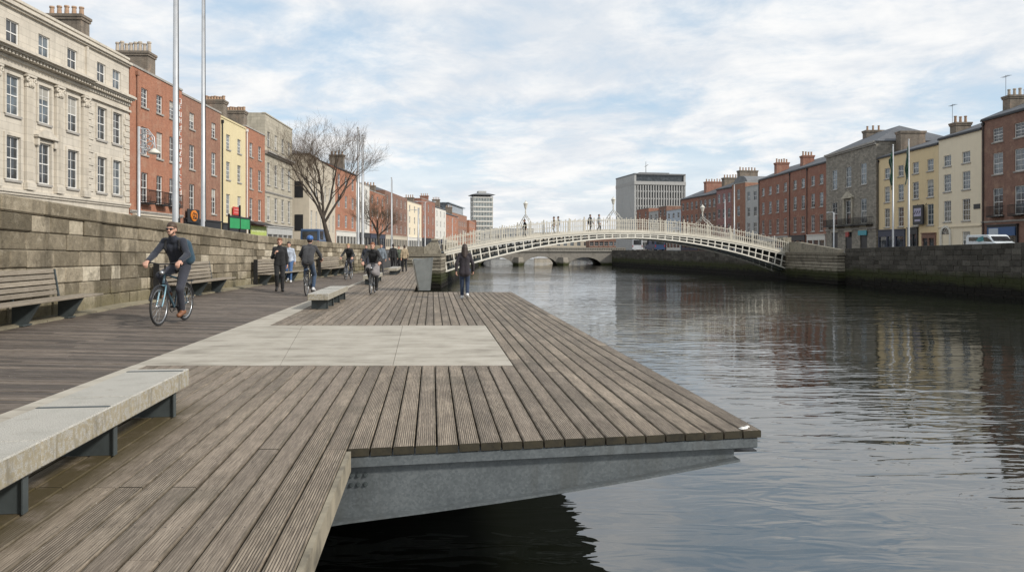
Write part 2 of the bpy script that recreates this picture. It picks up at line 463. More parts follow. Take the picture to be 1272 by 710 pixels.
M['quaywet'] = make_quay('dark tidal quay stone', [(0.042, 0.038, 0.031), (0.06, 0.055, 0.046), (0.08, 0.073, 0.062), (0.115, 0.107, 0.09)], -0.35)
M['abut'] = make_quay('tide stained abutment stone', [(0.08, 0.07, 0.055), (0.17, 0.15, 0.115), (0.25, 0.225, 0.175), (0.36, 0.325, 0.26)], -0.55)
M['obridge'] = make_quay('grey bridge stone', [(0.19, 0.175, 0.15), (0.24, 0.22, 0.19), (0.28, 0.26, 0.225), (0.33, 0.31, 0.27)], -1.4)

# ------------------------------------------------------------------ camera, sky, sun
cam = bpy.data.cameras.new('camera'); co = put(bpy.data.objects.new('camera', cam))
cam.sensor_width = 36; cam.lens = F/1272*36; cam.shift_y = -(355-HZ)/1272
cam.clip_start = 0.05; cam.clip_end = 6000
co.location = (0, 0, H); co.rotation_euler = (R(90), 0, 0)
scene.camera = co

SUN = Vector((0.80, -0.42, 0.62)).normalized()
sl = bpy.data.lights.new('sun', 'SUN'); so = put(bpy.data.objects.new('sun', sl))
sl.energy = 2.7; sl.angle = R(6); sl.color = (1.0, 0.945, 0.865)
so.rotation_euler = (-SUN).to_track_quat('-Z', 'Y').to_euler()
so.location = (60, -40, 60)

w = bpy.data.worlds.new('World'); scene.world = w; w.use_nodes = True
nt = w.node_tree; nt.nodes.clear(); g = G(nt)
sky = g.n('ShaderNodeTexSky', sky_type='NISHITA', sun_disc=False)
sky.sun_elevation = math.asin(SUN.z); sky.sun_rotation = math.atan2(SUN.x, SUN.y)
sky.air_density = 1.0; sky.dust_density = 0.6; sky.ozone_density = 1.6
d = g.n('ShaderNodeTexCoord').outputs['Generated']
dx, dy, dz = g.sep(d)
den = g.math('ADD', g.math('MAXIMUM', dz, 0.0), 0.16)
P = g.comb(g.math('DIVIDE', dx, den), g.math('DIVIDE', dy, den), 0.0)
P = g.mapping(P, (1.75, 1.75, 1.0), (3.4, 1.7, 0.0), (0, 0, R(28)))
warp = g.n('ShaderNodeTexNoise', {'Vector': P, 'Scale': 0.9, 'Detail': 2.0}).outputs['Color']
P2 = g.n('ShaderNodeVectorMath', {0: P, 1: g.n('ShaderNodeVectorMath', {0: warp, 1: (0.55, 0.55, 0.0)}, operation='MULTIPLY').outputs[0]}, operation='ADD').outputs[0]
n1 = g.noise(P2, 0.75, 9, 0.6)
n2 = g.noise(g.mapping(P2, (1, 1, 1), (7.1, 2.2, 0)), 2.1, 8, 0.62)
n3 = g.noise(g.mapping(P2, (1, 1, 1), (1.3, 9.2, 0)), 0.5, 5, 0.5)
cov = g.math('ADD', g.math('MULTIPLY', n1, 0.72), g.math('MULTIPLY', n2, 0.28))
mask = g.math('ADD', 0.12, g.math('MULTIPLY', g.smooth(cov, 0.35, 0.565), 0.88))
lowband = g.math('SUBTRACT', 1.0, g.smooth(dz, 0.02, 0.20))
mask = g.math('MAXIMUM', mask, g.math('MULTIPLY', lowband, 0.93))
shade = g.smooth(g.math('ADD', g.math('MULTIPLY', n2, 0.55), g.math('MULTIPLY', n3, 0.45)), 0.38, 0.62)
CL = 7.0
cloud = g.mix(shade, (CL*0.76, CL*0.81, CL*0.87), (CL*1.0, CL*1.0, CL*0.995))
blue = g.mix(0.65, sky.outputs[0], (4.0, 5.3, 6.4))
colr = g.mix(mask, blue, cloud)
bg = g.n('ShaderNodeBackground', {'Color': colr, 'Strength': 0.1})
wo = g.n('ShaderNodeOutputWorld', {0: bg.outputs[0]})

vs = scene.view_settings
vs.view_transform = 'Standard'; vs.look = 'None'; vs.exposure = 0.5; vs.gamma = 1.0; vs.use_curve_mapping = False
scene.cycles.use_denoising = True
scene.cycles.max_bounces = 6
scene.cycles.diffuse_bounces = 3
scene.cycles.glossy_bounces = 3
# ------------------------------------------------------------------ banks, ground, water
WL = [(-7.9, -12, 2.9), (-8.75, 5, 2.72), (-9.2, 13, 2.53), (-9.72, 18, 2.41), (-10.05, 28.6, 2.06), (-9.85, 40.6, 1.84), (-9.4, 52, 1.74)]
def interp(tab, y, k):
    if y <= tab[0][1]: a, b = tab[0], tab[1]
    elif y >= tab[-1][1]: a, b = tab[-2], tab[-1]
    else:
        for a, b in zip(tab, tab[1:]):
            if a[1] <= y <= b[1]: break
    q = (y-a[1])/(b[1]-a[1])
    return a[k]+(b[k]-a[k])*q
wall_x = lambda y: interp(WL, y, 0)
wall_top = lambda y: interp(WL, y, 2)
strip_l = lambda y: -5.05-0.085*(y-9.96)
strip_r = lambda y: -4.95-0.095*(y-14.75)
def walk_z(x, y): return max(0.0, (strip_l(y)-x)*0.035)

mb = MB(); mb.face([(-4000,-600,-4.5),(4000,-600,-4.5),(4000,5000,-4.5),(-4000,5000,-4.5)])
tag(mb.build('ground', M['earth']), kind='structure')

LB = [(-6.3, 69), (-6.4, 110), (-6.8, 150), (-8, 175), (-9, 640)]
RB = [(40, -40), (38.5, 10), (36.6, 38), (34.8, 49.5), (31.6, 68.8), (31.5, 80), (20.4, 148), (24, 176), (30, 640)]
mb = MB()
left = [(wall_x(y)-0.5, y) for y in (-12, 5, 13, 18, 28.6, 40.6, 52)]
mb.prism([(-900, -60), (-8.4, -60)] + left + [(-9.9, 69)] + [(p[0]-0.5, p[1]) for p in LB] + [(-900, 640)], -4.4, ROAD, 0)
mb.prism([(-900, 645), (1200, 645), (1200, 2500), (-900, 2500)], -4.4, 0.9, 0)
mb.prism([(p[0]+0.5, p[1]) for p in RB] + [(1200, 640), (1200, -40)], -4.4, 0.92, 0)
tag(mb.build('street', M['asphalt']), kind='structure')
mb = MB()
mb.prism([(-12.6, -12), (-10.1, -12), (-11.0, 18), (-11.2, 40), (-10.6, 56), (-13.2, 56), (-13.6, 20)], ROAD+0.004, ROAD+0.13)
mb.prism([(-31, 30), (-24.4, 30), (-26.5, 110), (-33, 110)], ROAD+0.004, ROAD+0.13)
mb.prism([(44.6, 58), (50, 58), (50, 145), (44.6, 145)], 0.924, 1.05)
tag(mb.build('pavement', M['paving']), kind='structure')
mb = MB()
mb.prism([(-10.3, -12), (-3.4, -12), (-3.4, 4), (-4.7, 18), (-7.6, 44), (-9.2, 58), (-10.3, 58)], -4.4, -0.42)
tag(mb.build('bank', M['quaywet']), kind='structure')

def make_water():
    m, nt, b = new_mat('river water'); g = G(nt)
    o = g.obj()
    g.set(b, 'Base Color', (0.010, 0.012, 0.008)); g.set(b, 'Roughness', 0.01); g.set(b, 'IOR', 2.7)
    x, y, z = g.sep(o)
    big = g.noise(g.mapping(o, (0.34, 0.85, 1), rot=(0, 0, R(12))), 0.85, 2, 0.5, 0.6)
    mid = g.noise(g.mapping(o, (0.5, 1.6, 1), rot=(0, 0, R(-8))), 1.75, 2, 0.5, 0.8)
    fine = g.noise(g.mapping(o, (1.0, 1.6, 1), rot=(0, 0, R(6))), 5.5, 2, 0.5)
    calm = g.smooth(g.noise(o, 0.06, 3, 0.5), 0.36, 0.64)
    amp = g.math('ADD', 0.25, g.math('MULTIPLY', calm, 0.6))
    h = g.math('ADD', g.math('MULTIPLY', big, 1.15), g.math('MULTIPLY', mid, 0.62))
    h = g.math('ADD', h, g.math('MULTIPLY', fine, 0.02))
    g.set(b, 'Normal', g.bump(g.math('MULTIPLY', h, amp), 1.0, 0.05))
    return m
M['water'] = make_water()
mb = MB(); mb.face([(-60,-60,WATER),(70,-60,WATER),(70,700,WATER),(-60,700,WATER)])
tag(mb.build('water', M['water']), kind='structure')

# ------------------------------------------------------------------ block walls
def frame_at(p, q):
    p = Vector((p[0], p[1], 0)); q = Vector((q[0], q[1], 0))
    t = (q-p).normalized(); return p, t, Vector((t.y, -t.x, 0)), (q-p).length

def block_wall(mb, pts, bot, top, rows, lmin, lmax, out=1, depth=0.14, proud=0.02, rnd=None):
    """courses of separate blocks along a polyline; out=+1: face looks to the right of the walking direction"""
    rnd = rnd or random.Random(3)
    for p, q in zip(pts, pts[1:]):
        P0, t, n, L = frame_at(p, q); n = n*out
        for r in range(rows):
            s = -rnd.uniform(0, lmin*0.5)
            while s < L:
                l = rnd.uniform(lmin, lmax)
                a = max(s, 0); b_ = min(s+l, L)
                if L-b_ < lmin*0.45: b_ = L
                if b_-a > 0.12:
                    c = P0+t*((a+b_)/2)
                    zt = top(c.y); zb = bot(c.y)
                    h = (zt-zb)/rows
                    z0 = zb+h*r; z1 = z0+h
                    pr = rnd.uniform(-proud, proud)
                    dz_ = (top(q[1])-top(p[1]))/L*(r+0.5)/rows
                    Mx = Matrix(((t.x, n.x, 0, c.x), (t.y, n.y, 0, c.y), (dz_, 0, 1, 0), (0, 0, 0, 1)))
                    hw = (b_-a)/2-0.007
                    ch_ = rnd.uniform(0.010, 0.028)
                    mb.bbox((-hw, -depth, z0+0.006), (hw, pr, z1-0.006), ch_, 0, min(1, max(0, rnd.gauss(0.5, 0.27))), Mx)
                s += l if b_ < L else L+1
# promenade wall
mb = MB(); rnd = random.Random(11)
ys = [-12, -4, 2, 8, 13, 18, 23, 28.6, 34.5, 40.6, 46, 52]
pts = [(wall_x(y), y) for y in ys]
block_wall(mb, pts, lambda y: 0.12, lambda y: wall_top(y)-0.3, 6, 0.38, 1.15, 1, 0.16, 0.024, rnd)
for p, q in zip(pts, pts[1:]):
    P0, t, n, L = frame_at(p, q); s = 0
    while s < L-0.05:
        l = min(rnd.uniform(1.1, 2.2), L-s)
        if L-s-l < 0.5: l = L-s
        c = P0+t*(s+l/2); z = wall_top(c.y)
        Mx = Matrix(((t.x, n.x, 0, c.x), (t.y, n.y, 0, c.y), ((wall_top(q[1])-wall_top(p[1]))/L, 0, 1, 0), (0, 0, 0, 1)))
        mb.bbox((-l/2+0.004, -0.52, z-0.3), (l/2-0.004, 0.045, z), 0.03, 0, rnd.uniform(0.15, 0.6), Mx)
        s += l
    # hearting behind the face
    a = P0-n*0.04; b_ = P0+t*L-n*0.04; c = P0+t*L-n*0.47; d_ = P0-n*0.47
    zt0 = wall_top(p[1])-0.28; zt1 = wall_top(q[1])-0.28
    vs = [(a.x,a.y,-0.3),(b_.x,b_.y,-0.3),(c.x,c.y,-0.3),(d_.x,d_.y,-0.3),(a.x,a.y,zt0),(b_.x,b_.y,zt1),(c.x,c.y,zt1),(d_.x,d_.y,zt0)]
    mb.poly(vs, [(3,2,1,0),(4,5,6,7),(0,1,5,4),(1,2,6,5),(2,3,7,6),(3,0,4,7)], 1, 0.1)
M['mortar'] = plain('dark lime mortar', (0.12, 0.105, 0.08), 0.95, var=0.3)
tag(mb.build('stone_wall', [M['quay'], M['mortar']]), 'long weathered granite block wall with flat coping running behind the slatted benches', 'wall')

# far bank parapet beyond the footbridge and the opposite quay
def quay(label, pts, bot, top, rows, lmin, lmax, out, seed, mat='quaywet', thick=0.5):
    mb = MB(); block_wall(mb, pts, bot, top, rows, lmin, lmax, out, 0.16, 0.02, random.Random(seed))
    for p, q in zip(pts, pts[1:]):
        P0, t, n, L = frame_at(p, q); n = n*out
        a = P0-n*0.05; b_ = P0+t*L-n*0.05; c = P0+t*L-n*thick; d_ = P0-n*thick
        z0 = top(p[1])-0.02; z1 = top(q[1])-0.02
        vs = [(a.x,a.y,-4.2),(b_.x,b_.y,-4.2),(c.x,c.y,-4.2),(d_.x,d_.y,-4.2),(a.x,a.y,z0),(b_.x,b_.y,z1),(c.x,c.y,z1),(d_.x,d_.y,z0)]
        fs = [(3,2,1,0),(4,5,6,7),(0,1,5,4),(1,2,6,5),(2,3,7,6),(3,0,4,7)]
        if out < 0: fs = [f[::-1] for f in fs]
        mb.poly(vs, fs, 1, 0.1)
    return tag(mb.build('quay_wall', [M[mat], M['mortar']]), label, 'wall')
M['mortar2'] = plain('wet joint', (0.03, 0.03, 0.022), 0.9, var=0.3)
RW = [(40, -8), (38.5, 10), (36.6, 38), (34.8, 49.5), (31.6, 68.8)]
quay('dark stone quay wall below the yellow and cream houses, green weed along its foot', RW, lambda y: -2.6, lambda y: 1.97-0.022*max(0, min(22, y-48)), 11, 0.5, 1.1, -1, 21)
RW2 = [(31.5, 80), (26, 113.7), (20.4, 148)]
quay('dark stone quay wall running back under the footbridge to the arched bridge', RW2, lambda y: -2.6, lambda y: 1.15, 9, 0.7, 1.5, -1, 22)
quay('stone quay wall on the tower side of the water behind the walking woman', [(-6.3, 70), (-6.4, 110), (-6.8, 148)], lambda y: -2.6, lambda y: 1.9, 10, 0.7, 1.5, 1, 23, 'abut')

# ------------------------------------------------------------------ timber deck
S0, SP, Y9 = -1.713, 0.1735, 9.574
DX = -0.1105
def seam(k, y): return S0+SP*k+DX*(y-Y9)
FR0, FR1 = Vector((-1.275, 5.589)), Vector((2.087, 6.173))
def front_y(k):
    # where seam k meets the slightly turned front edge
    s = (FR1.y-FR0.y)/(FR1.x-FR0.x)
    # y = y0 + s*(x-x0), x = seam
    y = 5.6
    for _ in range(8): y = FR0.y+s*(seam(k, y)-FR0.x)
    return y
mb = MB(); rnd = random.Random(5)
TH, GAP, CH = 0.062, 0.0068, 0.007
def board(kl, kr, y0l, y0r, y1l, y1r, t, end=1, mi=0):
    prof = [(0, -TH), (0, -CH), (CH, 0), (-CH, 0), (0, -CH), (0, -TH)]
    lo = []; hi = []
    dz = rnd.uniform(-0.0025, 0.0025)
    for i, (ox, oz) in enumerate(prof):
        k, s, ya, yb = (kl, 1, y0l, y1l) if i < 3 else (kr, -1, y0r, y1r)
        off = GAP*s+ox
        lo.append((seam(k, ya)+off, ya, oz+dz)); hi.append((seam(k, yb)+off, yb, oz+dz))
    w = SP*(kr-kl)
    vv = [0, 0.05, CH, w-CH, w-0.05, w]
    vv = [0.0, 0.0, 0.004, w-0.004, w, w]
    for i in range(5):
        mb.face([lo[i], lo[i+1], hi[i+1], hi[i]][::-1], mi, t, [(lo[i][1], vv[i]), (lo[i+1][1], vv[i+1]), (hi[i+1][1], vv[i+1]), (hi[i][1], vv[i])][::-1])
    mb.face(lo, end, t, None)
    mb.face(hi[::-1], end, t, None)
def run(k, y0l, y0r, y1l, y1r, end0=1):
    """one row of boards, cut into lengths with butt joints"""
    a = (y0l+y0r)/2; b_ = (y1l+y1r)/2
    cuts = []
    mi = 2 if (k < -2 and rnd.random() < 0.8) or rnd.random() < 0.12 else 0
    y = a+rnd.choice([3.1, 4.2, 5.3, 6.2])
    while y < b_-1.2:
        cuts.append(y); y += rnd.choice([5.4, 6.0])
    edges = [(y0l, y0r)]+[(c, c) for c in cuts]+[(y1l, y1r)]
    for i in range(len(edges)-1):
        g_ = 0.003
        p, q = edges[i], edges[i+1]
        board(k, k+1, p[0]+(g_ if i else 0), p[1]+(g_ if i else 0), q[0]-g_, q[1]-g_, rnd.random(), end0 if i == 0 else 1, mi)
KM = 20
for k in range(-18, KM):
    if k >= 0: y0l, y0r = front_y(k), front_y(k+1)
    else: y0l = y0r = -0.6
    if k >= 10:
        run(k, y0l, y0r, 25.6, 25.6)
    else:
        run(k, y0l, y0r, Y9, Y9)
        if k >= -15: run(k, 14.53, 14.53, 25.6 if k >= 0 else 59.5, 25.6 if k >= 0 else 59.5)
deck = tag(mb.build('deck', [M['deck'], M['deckend'], M['deckworn']]), kind='structure')
# edge fascia beside the notch, dark joists below
mb = MB()
a = Vector((seam(0, -0.6), -0.6, 0)); b_ = Vector((seam(0, 5.55), 5.55, 0))
t = (b_-a).normalized(); n = Vector((t.y, -t.x, 0))
Mx = Matrix(((t.x, n.x, 0, a.x), (t.y, n.y, 0, a.y), (0, 0, 1, 0), (0, 0, 0, 1)))
L = (b_-a).length
mb.poly([Mx @ Vector(p) for p in ((0,0.0,-0.16),(L,0.0,-0.16),(L,0.034,-0.16),(0,0.034,-0.16),(0,0.0,-0.006),(L,0.0,-0.006),(L,0.034,-0.006),(0,0.034,-0.006))],
        [(3,2,1,0)[::-1],(4,5,6,7)[::-1],(0,1,5,4)[::-1],(1,2,6,5)[::-1],(2,3,7,6)[::-1],(3,0,4,7)[::-1]])
M['fascia'] = plain('bleached edge board', (0.23, 0.20, 0.145), 0.85, var=0.5, scale=5, bump=0.4, streak=0.5)
mb.build('edge_board', M['fascia'], deck)
mb = MB()
for j in range(9):
    yy = 6.4+j*2.2
    mb.poly([(seam(-17, yy), yy, -0.2), (seam(19.6, yy), yy+0.4, -0.2), (seam(19.6, yy), yy+0.5, -0.2), (seam(-17, yy), yy+0.1, -0.2),
             (seam(-17, yy), yy, -0.066), (seam(19.6, yy), yy+0.4, -0.066), (seam(19.6, yy), yy+0.5, -0.066), (seam(-17, yy), yy+0.1, -0.066)],
            [(3,2,1,0),(4,5,6,7),(0,1,5,4),(1,2,6,5),(2,3,7,6),(3,0,4,7)])
mb.build('joist', M['darksteel'], deck)
mb = MB()  # added unseen dark sheet, stops light showing through the board gaps
for ya, yb in ((5.75, 25.5),):
    mb.poly([(seam(-17, ya), ya, -0.215), (seam(19.7, ya), ya+0.55, -0.215), (seam(19.7, yb), yb, -0.215), (seam(-17, yb), yb, -0.215), (seam(-17, ya), ya, -0.205), (seam(19.7, ya), ya+0.55, -0.205), (seam(19.7, yb), yb, -0.205), (seam(-17, yb), yb, -0.205)], [(3,2,1,0),(4,5,6,7),(0,1,5,4),(1,2,6,5),(2,3,7,6),(3,0,4,7)])
mb.build('gap_light_blocker', M['darksteel'], deck)
# galvanised cantilever beams
def cantilever(y_off, name='cantilever_beam', detail=True):
    o0 = Vector((FR0.x+DX*y_off, FR0.y+y_off, 0))
    e = Vector((FR1.x-FR0.x, FR1.y-FR0.y, 0)); L = e.length; e.normalize(); n = Vector((e.y, -e.x, 0))   # n looks out at the camera
    Mx = Matrix(((e.x, -n.x, 0, o0.x), (e.y, -n.y, 0, o0.y), (0, 0, 1, 0), (0, 0, 0, 1)))
    def T(p): return Mx @ Vector(p)
    m = MB()
    zl = lambda s: -0.555+(s/3.25)*0.315+0.03*math.sin(math.pi*min(1, max(0, s/3.25)))*-1
    ss = [-1.5, -0.6, 0, 0.6, 1.2, 1.8, 2.4, 3.0, 3.24]
    for s0, s1 in zip(ss, ss[1:]):
        vs = [T((s0, 0.075, zl(s0))), T((s1, 0.075, zl(s1))), T((s1, 0.075, -0.14)), T((s0, 0.075, -0.14)),
              T((s0, 0.09, zl(s0))), T((s1, 0.09, zl(s1))), T((s1, 0.09, -0.14)), T((s0, 0.09, -0.14))]
        m.poly(vs, [(0,1,2,3),(7,6,5,4),(1,5,6,2),(4,0,3,7),(4,5,1,0),(3,2,6,7)])
    root = m.build(name, M['galv'], deck)
    f = MB()
    for s0, s1 in zip(ss, ss[1:]):
        vs = [T((s0, 0.0, zl(s0)-0.02)), T((s1+(0.02 if s1 == ss[-1] else 0), 0.0, zl(s1)-0.02)), T((s1+(0.02 if s1 == ss[-1] else 0), 0.165, zl(s1)-0.02)), T((s0, 0.165, zl(s0)-0.02)),
              T((s0, 0.0, zl(s0))), T((s1+(0.02 if s1 == ss[-1] else 0), 0.0, zl(s1))), T((s1+(0.02 if s1 == ss[-1] else 0), 0.165, zl(s1))), T((s0, 0.165, zl(s0)))]
        f.poly(vs, [(3,2,1,0),(4,5,6,7),(0,1,5,4),(1,2,6,5),(2,3,7,6),(3,0,4,7)])
    f.build('flange', M['galv'], root)
    if detail:
        c = MB(); c.bbox((-0.012, 0.012, -0.152), (L+0.015, 0.20, -0.066), 0.006, M=Mx)
        c.build('edge_channel', M['galv'], root)
        for r in range(2):
            for q in range(3):
                bm = MB(); p = T((0.03+q*0.055, 0.076, -0.225-r*0.075)); p2 = T((0.03+q*0.055, 0.056, -0.225-r*0.075))
                bm.tube(p, p2, 0.0125, n=6); bm.tube(p, T((0.03+q*0.055, 0.068, -0.225-r*0.075)), 0.019, n=12)
                bm.build('bolt', M['steel'], root)
cantilever(0)
for j in range(1, 7): cantilever(j*3.2, detail=False)

# walkway boards laid across, stone edging along the wall
mb = MB(); rnd = random.Random(9)
y = -1.0
while y < 58:
    w_ = 0.142
    xr = strip_l(y)-0.004; xl = wall_x(y)+0.36
    sh = -0.10*(xr-xl)
    zr = 0.0; zl = walk_z(xl, y)
    t_ = rnd.random()
    xm = xl+(xr-xl)*rnd.uniform(0.25, 0.75); 
    for (xa, xb) in ((xl, xm-0.002), (xm+0.002, xr)):
        fa = (xa-xr)/(xl-xr); fb = (xb-xr)/(xl-xr)
        ya, yb = y+sh*fa, y+sh*fb
        za, zb = zl*fa, zl*fb
        g_ = 0.0085; t_ = rnd.random()
        dz = rnd.uniform(-0.003, 0.003)
        prof = [(g_, -0.04), (g_, -0.005), (g_+0.005, 0), (w_-g_-0.005, 0), (w_-g_, -0.005), (w_-g_, -0.04)]
        A = [(xa, ya+p[0], za+p[1]+dz) for p in prof]; B = [(xb, yb+p[0], zb+p[1]+dz) for p in prof]
        for i in range(5):
            mb.face([A[i], B[i], B[i+1], A[i+1]], 0, t_, [(xa, prof[i][0]), (xb, prof[i][0]), (xb, prof[i+1][0]), (xa, prof[i+1][0])])
        mb.face(A, 0, t_); mb.face(B[::-1], 0, t_)
    y += w_
tag(mb.build('path', M['deck2']), kind='structure')
mb = MB(); rnd = random.Random(2)
for (ya, yb) in zip(range(-12, 58, 2), range(-10, 60, 2)):
    xa, xb = wall_x(ya), wall_x(yb)
    za, zb = walk_z(xa+0.3, ya)+0.03, walk_z(xb+0.3, yb)+0.03
    mb.poly([(xa-0.1, ya+0.01, -0.2), (xa+0.33, ya+0.01, -0.2), (xb+0.33, yb-0.01, -0.2), (xb-0.1, yb-0.01, -0.2), (xa-0.1, ya+0.01, za+0.03), (xa+0.33, ya+0.01, za), (xb+0.33, yb-0.01, zb), (xb-0.1, yb-0.01, zb+0.03)],
            [(3,2,1,0),(4,5,6,7),(0,1,5,4),(1,2,6,5),(2,3,7,6),(3,0,4,7)], 0, rnd.random())
M['kerb'] = plain('mossy kerb stone', (0.20, 0.175, 0.12), 0.9, var=0.35, scale=4, bump=0.5, tint=0.15)
tag(mb.build('kerb', M['kerb']), kind='structure')
# concrete slabs and the long concrete strip
mb = MB(); rnd = random.Random(4)
def slab(q, z=0.001, th=0.12, t=None):
    a = sum(q[i][0]*q[(i+1)%4][1]-q[(i+1)%4][0]*q[i][1] for i in range(4))
    if a < 0: q = q[::-1]
    vs = [(p[0], p[1], z-th) for p in q]+[(p[0], p[1], z) for p in q]
    mb.poly(vs, [(3,2,1,0),(4,5,6,7),(0,1,5,4),(1,2,6,5),(2,3,7,6),(3,0,4,7)], 0, rnd.random() if t is None else t)
N0, N1 = Y9+0.006, 14.53-0.006
js = [(strip_l(N0)+0.004, strip_l(N1)+0.004), (-3.07, -4.2), (-1.575, -2.19), (seam(10, N0)-0.006, seam(10, N1)-0.006)]
for (a0, a1), (b0, b1) in zip(js, js[1:]):
    slab([(a0+0.003, N0), (b0-0.003, N0), (b1-0.003, N1), (a1+0.003, N1)])
yy = -0.6
while yy < N0:
    y2 = min(N0-0.004, yy+2.4)
    slab([(strip_l(yy)+0.004, yy+0.004), (seam(-18, yy)-0.004, yy+0.004), (seam(-18, y2)-0.004, y2), (strip_l(y2)+0.004, y2)]); yy = y2+0.001 if y2 < N0-0.01 else 99
yy = N1+0.004
while yy < 58:
    y2 = yy+2.4
    slab([(strip_l(yy)+0.004, yy+0.004), (seam(-15, yy)-0.004, yy+0.004), (seam(-15, y2)-0.004, y2), (strip_l(y2)+0.004, y2)]); yy = y2
def make_slabmat():
    m, nt, b = new_mat('trodden concrete slab'); g = G(nt)
    o = g.obj(); t = g.attr()
    a = g.noise(o, 120, 2, 0.5); n2 = g.noise(o, 1.6, 6, 0.65); st = g.noise(g.mapping(o, (0.5, 2.6, 1)), 1.6, 5, 0.6)
    c = g.ramp(g.math('ADD', g.math('MULTIPLY', n2, 0.5), g.math('MULTIPLY', st, 0.5)), [(0.36, (0.235, 0.21, 0.17)), (0.5, (0.36, 0.328, 0.272)), (0.66, (0.44, 0.405, 0.345))])
    c = g.mix(g.math('MULTIPLY', g.smooth(a, 0.55, 0.7), 0.3), c, (0.22, 0.20, 0.17))
    c = g.mix(g.math('MULTIPLY', g.smooth(g.noise(o, 5.0, 6, 0.7), 0.58, 0.75), 0.45), c, (0.2, 0.185, 0.15))
    k = g.math('ADD', g.math('MULTIPLY', t, 0.1), 0.95)
    c = g.mix(1.0, c, g.comb(k, k, k), 'MULTIPLY')
    g.set(b, 'Base Color', c); g.set(b, 'Roughness', 0.85)
    g.set(b, 'Normal', g.bump(a, 0.2, 0.003))
    return m
M['slab'] = make_slabmat()
tag(mb.build('concrete', M['slab']), kind='structure')
# torn white scrap on the corner of the deck
mb = MB(); rnd = random.Random(31)
c = Vector((seam(18.95, 6.2), 6.2, 0.008))
for i in range(14):
    r = rnd.uniform(0.010, 0.020)
    c = c+Vector((rnd.uniform(0.0, 0.014), rnd.uniform(-0.018, 0.024), 0))
    if c.y < 6.18: c.y = 6.2
    mb.sphere((c.x, c.y, c.z), (r*rnd.uniform(0.7, 1.6), r*rnd.uniform(0.7, 1.5), rnd.uniform(0.004, 0.012)), n=8)
M['scrap'] = plain('chalky white', (0.66, 0.65, 0.62), 0.9, var=0.25, scale=40, bump=0.5)
tag(mb.build('plastic_scrap', M['scrap'], smooth=True), 'torn white scrap caught on the outer corner of the timber deck', 'litter')

# ------------------------------------------------------------------ stone-topped benches
def stone_bench():
    root = empty('stone_bench')
    L = 3.9; W = 0.26
    m = MB()
    for a, b_ in ((-L/2, -L/6-0.004), (-L/6+0.004, L/6-0.004), (L/6+0.004, L/2)):
        m.bbox((-W, a, 0.235), (W, b_, 0.40), 0.009)
    m.build('seat', M['granite'], root)
    for y_ in (0.26, 1.79):
        s = MB(); s.bbox((-W+0.01, y_, 0.397), (W-0.01, y_+0.035, 0.4045), 0.002); s.build('metal_strip', M['steel'], root)
    for y_ in (-1.72, -0.74, 0.46, 1.70):
        l = MB()
        l.box((-0.2, y_-0.006, 0.0), (0.205, y_+0.006, 0.236))
        l.box((-0.2, y_-0.05, 0.222), (0.203, y_-0.007, 0.235)); 
        l.box((0.206, y_-0.03, 0.0), (0.214, y_+0.03, 0.235))
        l.build('leg', M['steel'], root)
    return root
SB = [((-3.135, 4.95), 0.105, 'long speckled granite bench in the foreground, set across the near boards'),
      ((-5.07, 20.15), 0.10, 'granite bench standing just beyond the pale concrete slab'),
      ((-6.2, 32.4), 0.10, 'granite bench partly hidden behind the rider in the grey skirt'),
      ((-7.05, 43.6), 0.10, 'smallest granite bench, near the group of walkers by the steps')]
sb = stone_bench()
for i, (p, rz, lab) in enumerate(SB):
    o = sb if i == 0 else copy_tree(sb)
    o.location = (p[0], p[1], 0.003); o.rotation_euler = (0, 0, rz)
    tag(o, lab, 'bench', 'granite benches on the boardwalk')

# ------------------------------------------------------------------ slatted benches along the wall
def slat_bench():
    """local: Y runs along the wall, X away from it, z=0 at the walkway"""
    root = empty('slatted_bench')
    L = 4.7
    rnd = random.Random(8)
    def slat(m, lo, hi, Mx=None):
        b0 = len(m.f); m.bbox(lo, hi, 0.006, 0, rnd.random(), Mx)
        for i in range(b0, len(m.f)):
            f = m.f[i]; m.hasuv = True
            m.uv[i] = [(m.v[j][1], m.v[j][0]*0.5+m.v[j][2]) for j in f]
    s = MB()
    for i in range(4): slat(s, (0.10+i*0.115, -L/2, 0.405), (0.205+i*0.115, L/2, 0.45))
    s.build('seat', M['benchwood'], root)
    s = MB()
    Mx = Matrix.Translation((0.10, 0, 0.47)) @ Matrix.Rotation(R(-9), 4, 'Y')
    for i in range(5): slat(s, (-0.045, -L/2+0.02, 0.02+i*0.108), (0.0, L/2-0.95, 0.108+i*0.108), Mx)
    s.build('backrest', M['benchwood'], root)
    for y_ in (-1.9, 0.0, 1.55):
        b_ = MB()
        b_.extrude([(0.04, y_-0.03, 0.03), (0.30, y_-0.03, 0.03), (0.52, y_-0.03, 0.40), (0.04, y_-0.03, 0.40)], (0, 0.06, 0))
        b_.box((0.05, y_-0.14, 0.0), (0.30, y_+0.14, 0.028))
        b_.build('bracket', M['steel'], root)
        u = MB(); u.box((-0.085, y_-0.02, -0.38), (-0.048, y_+0.02, 0.54), M=Matrix.Translation((0.10, 0, 0.47)) @ Matrix.Rotation(R(-9), 4, 'Y'))
        u.build('upright', M['steel'], root)
    e = MB(); e.box((-0.02, -L/2-0.05, 0.0), (0.13, -L/2-0.015, 1.0)); e.build('end_plate', M['darksteel'], root)
    return root
bp = slat_bench()
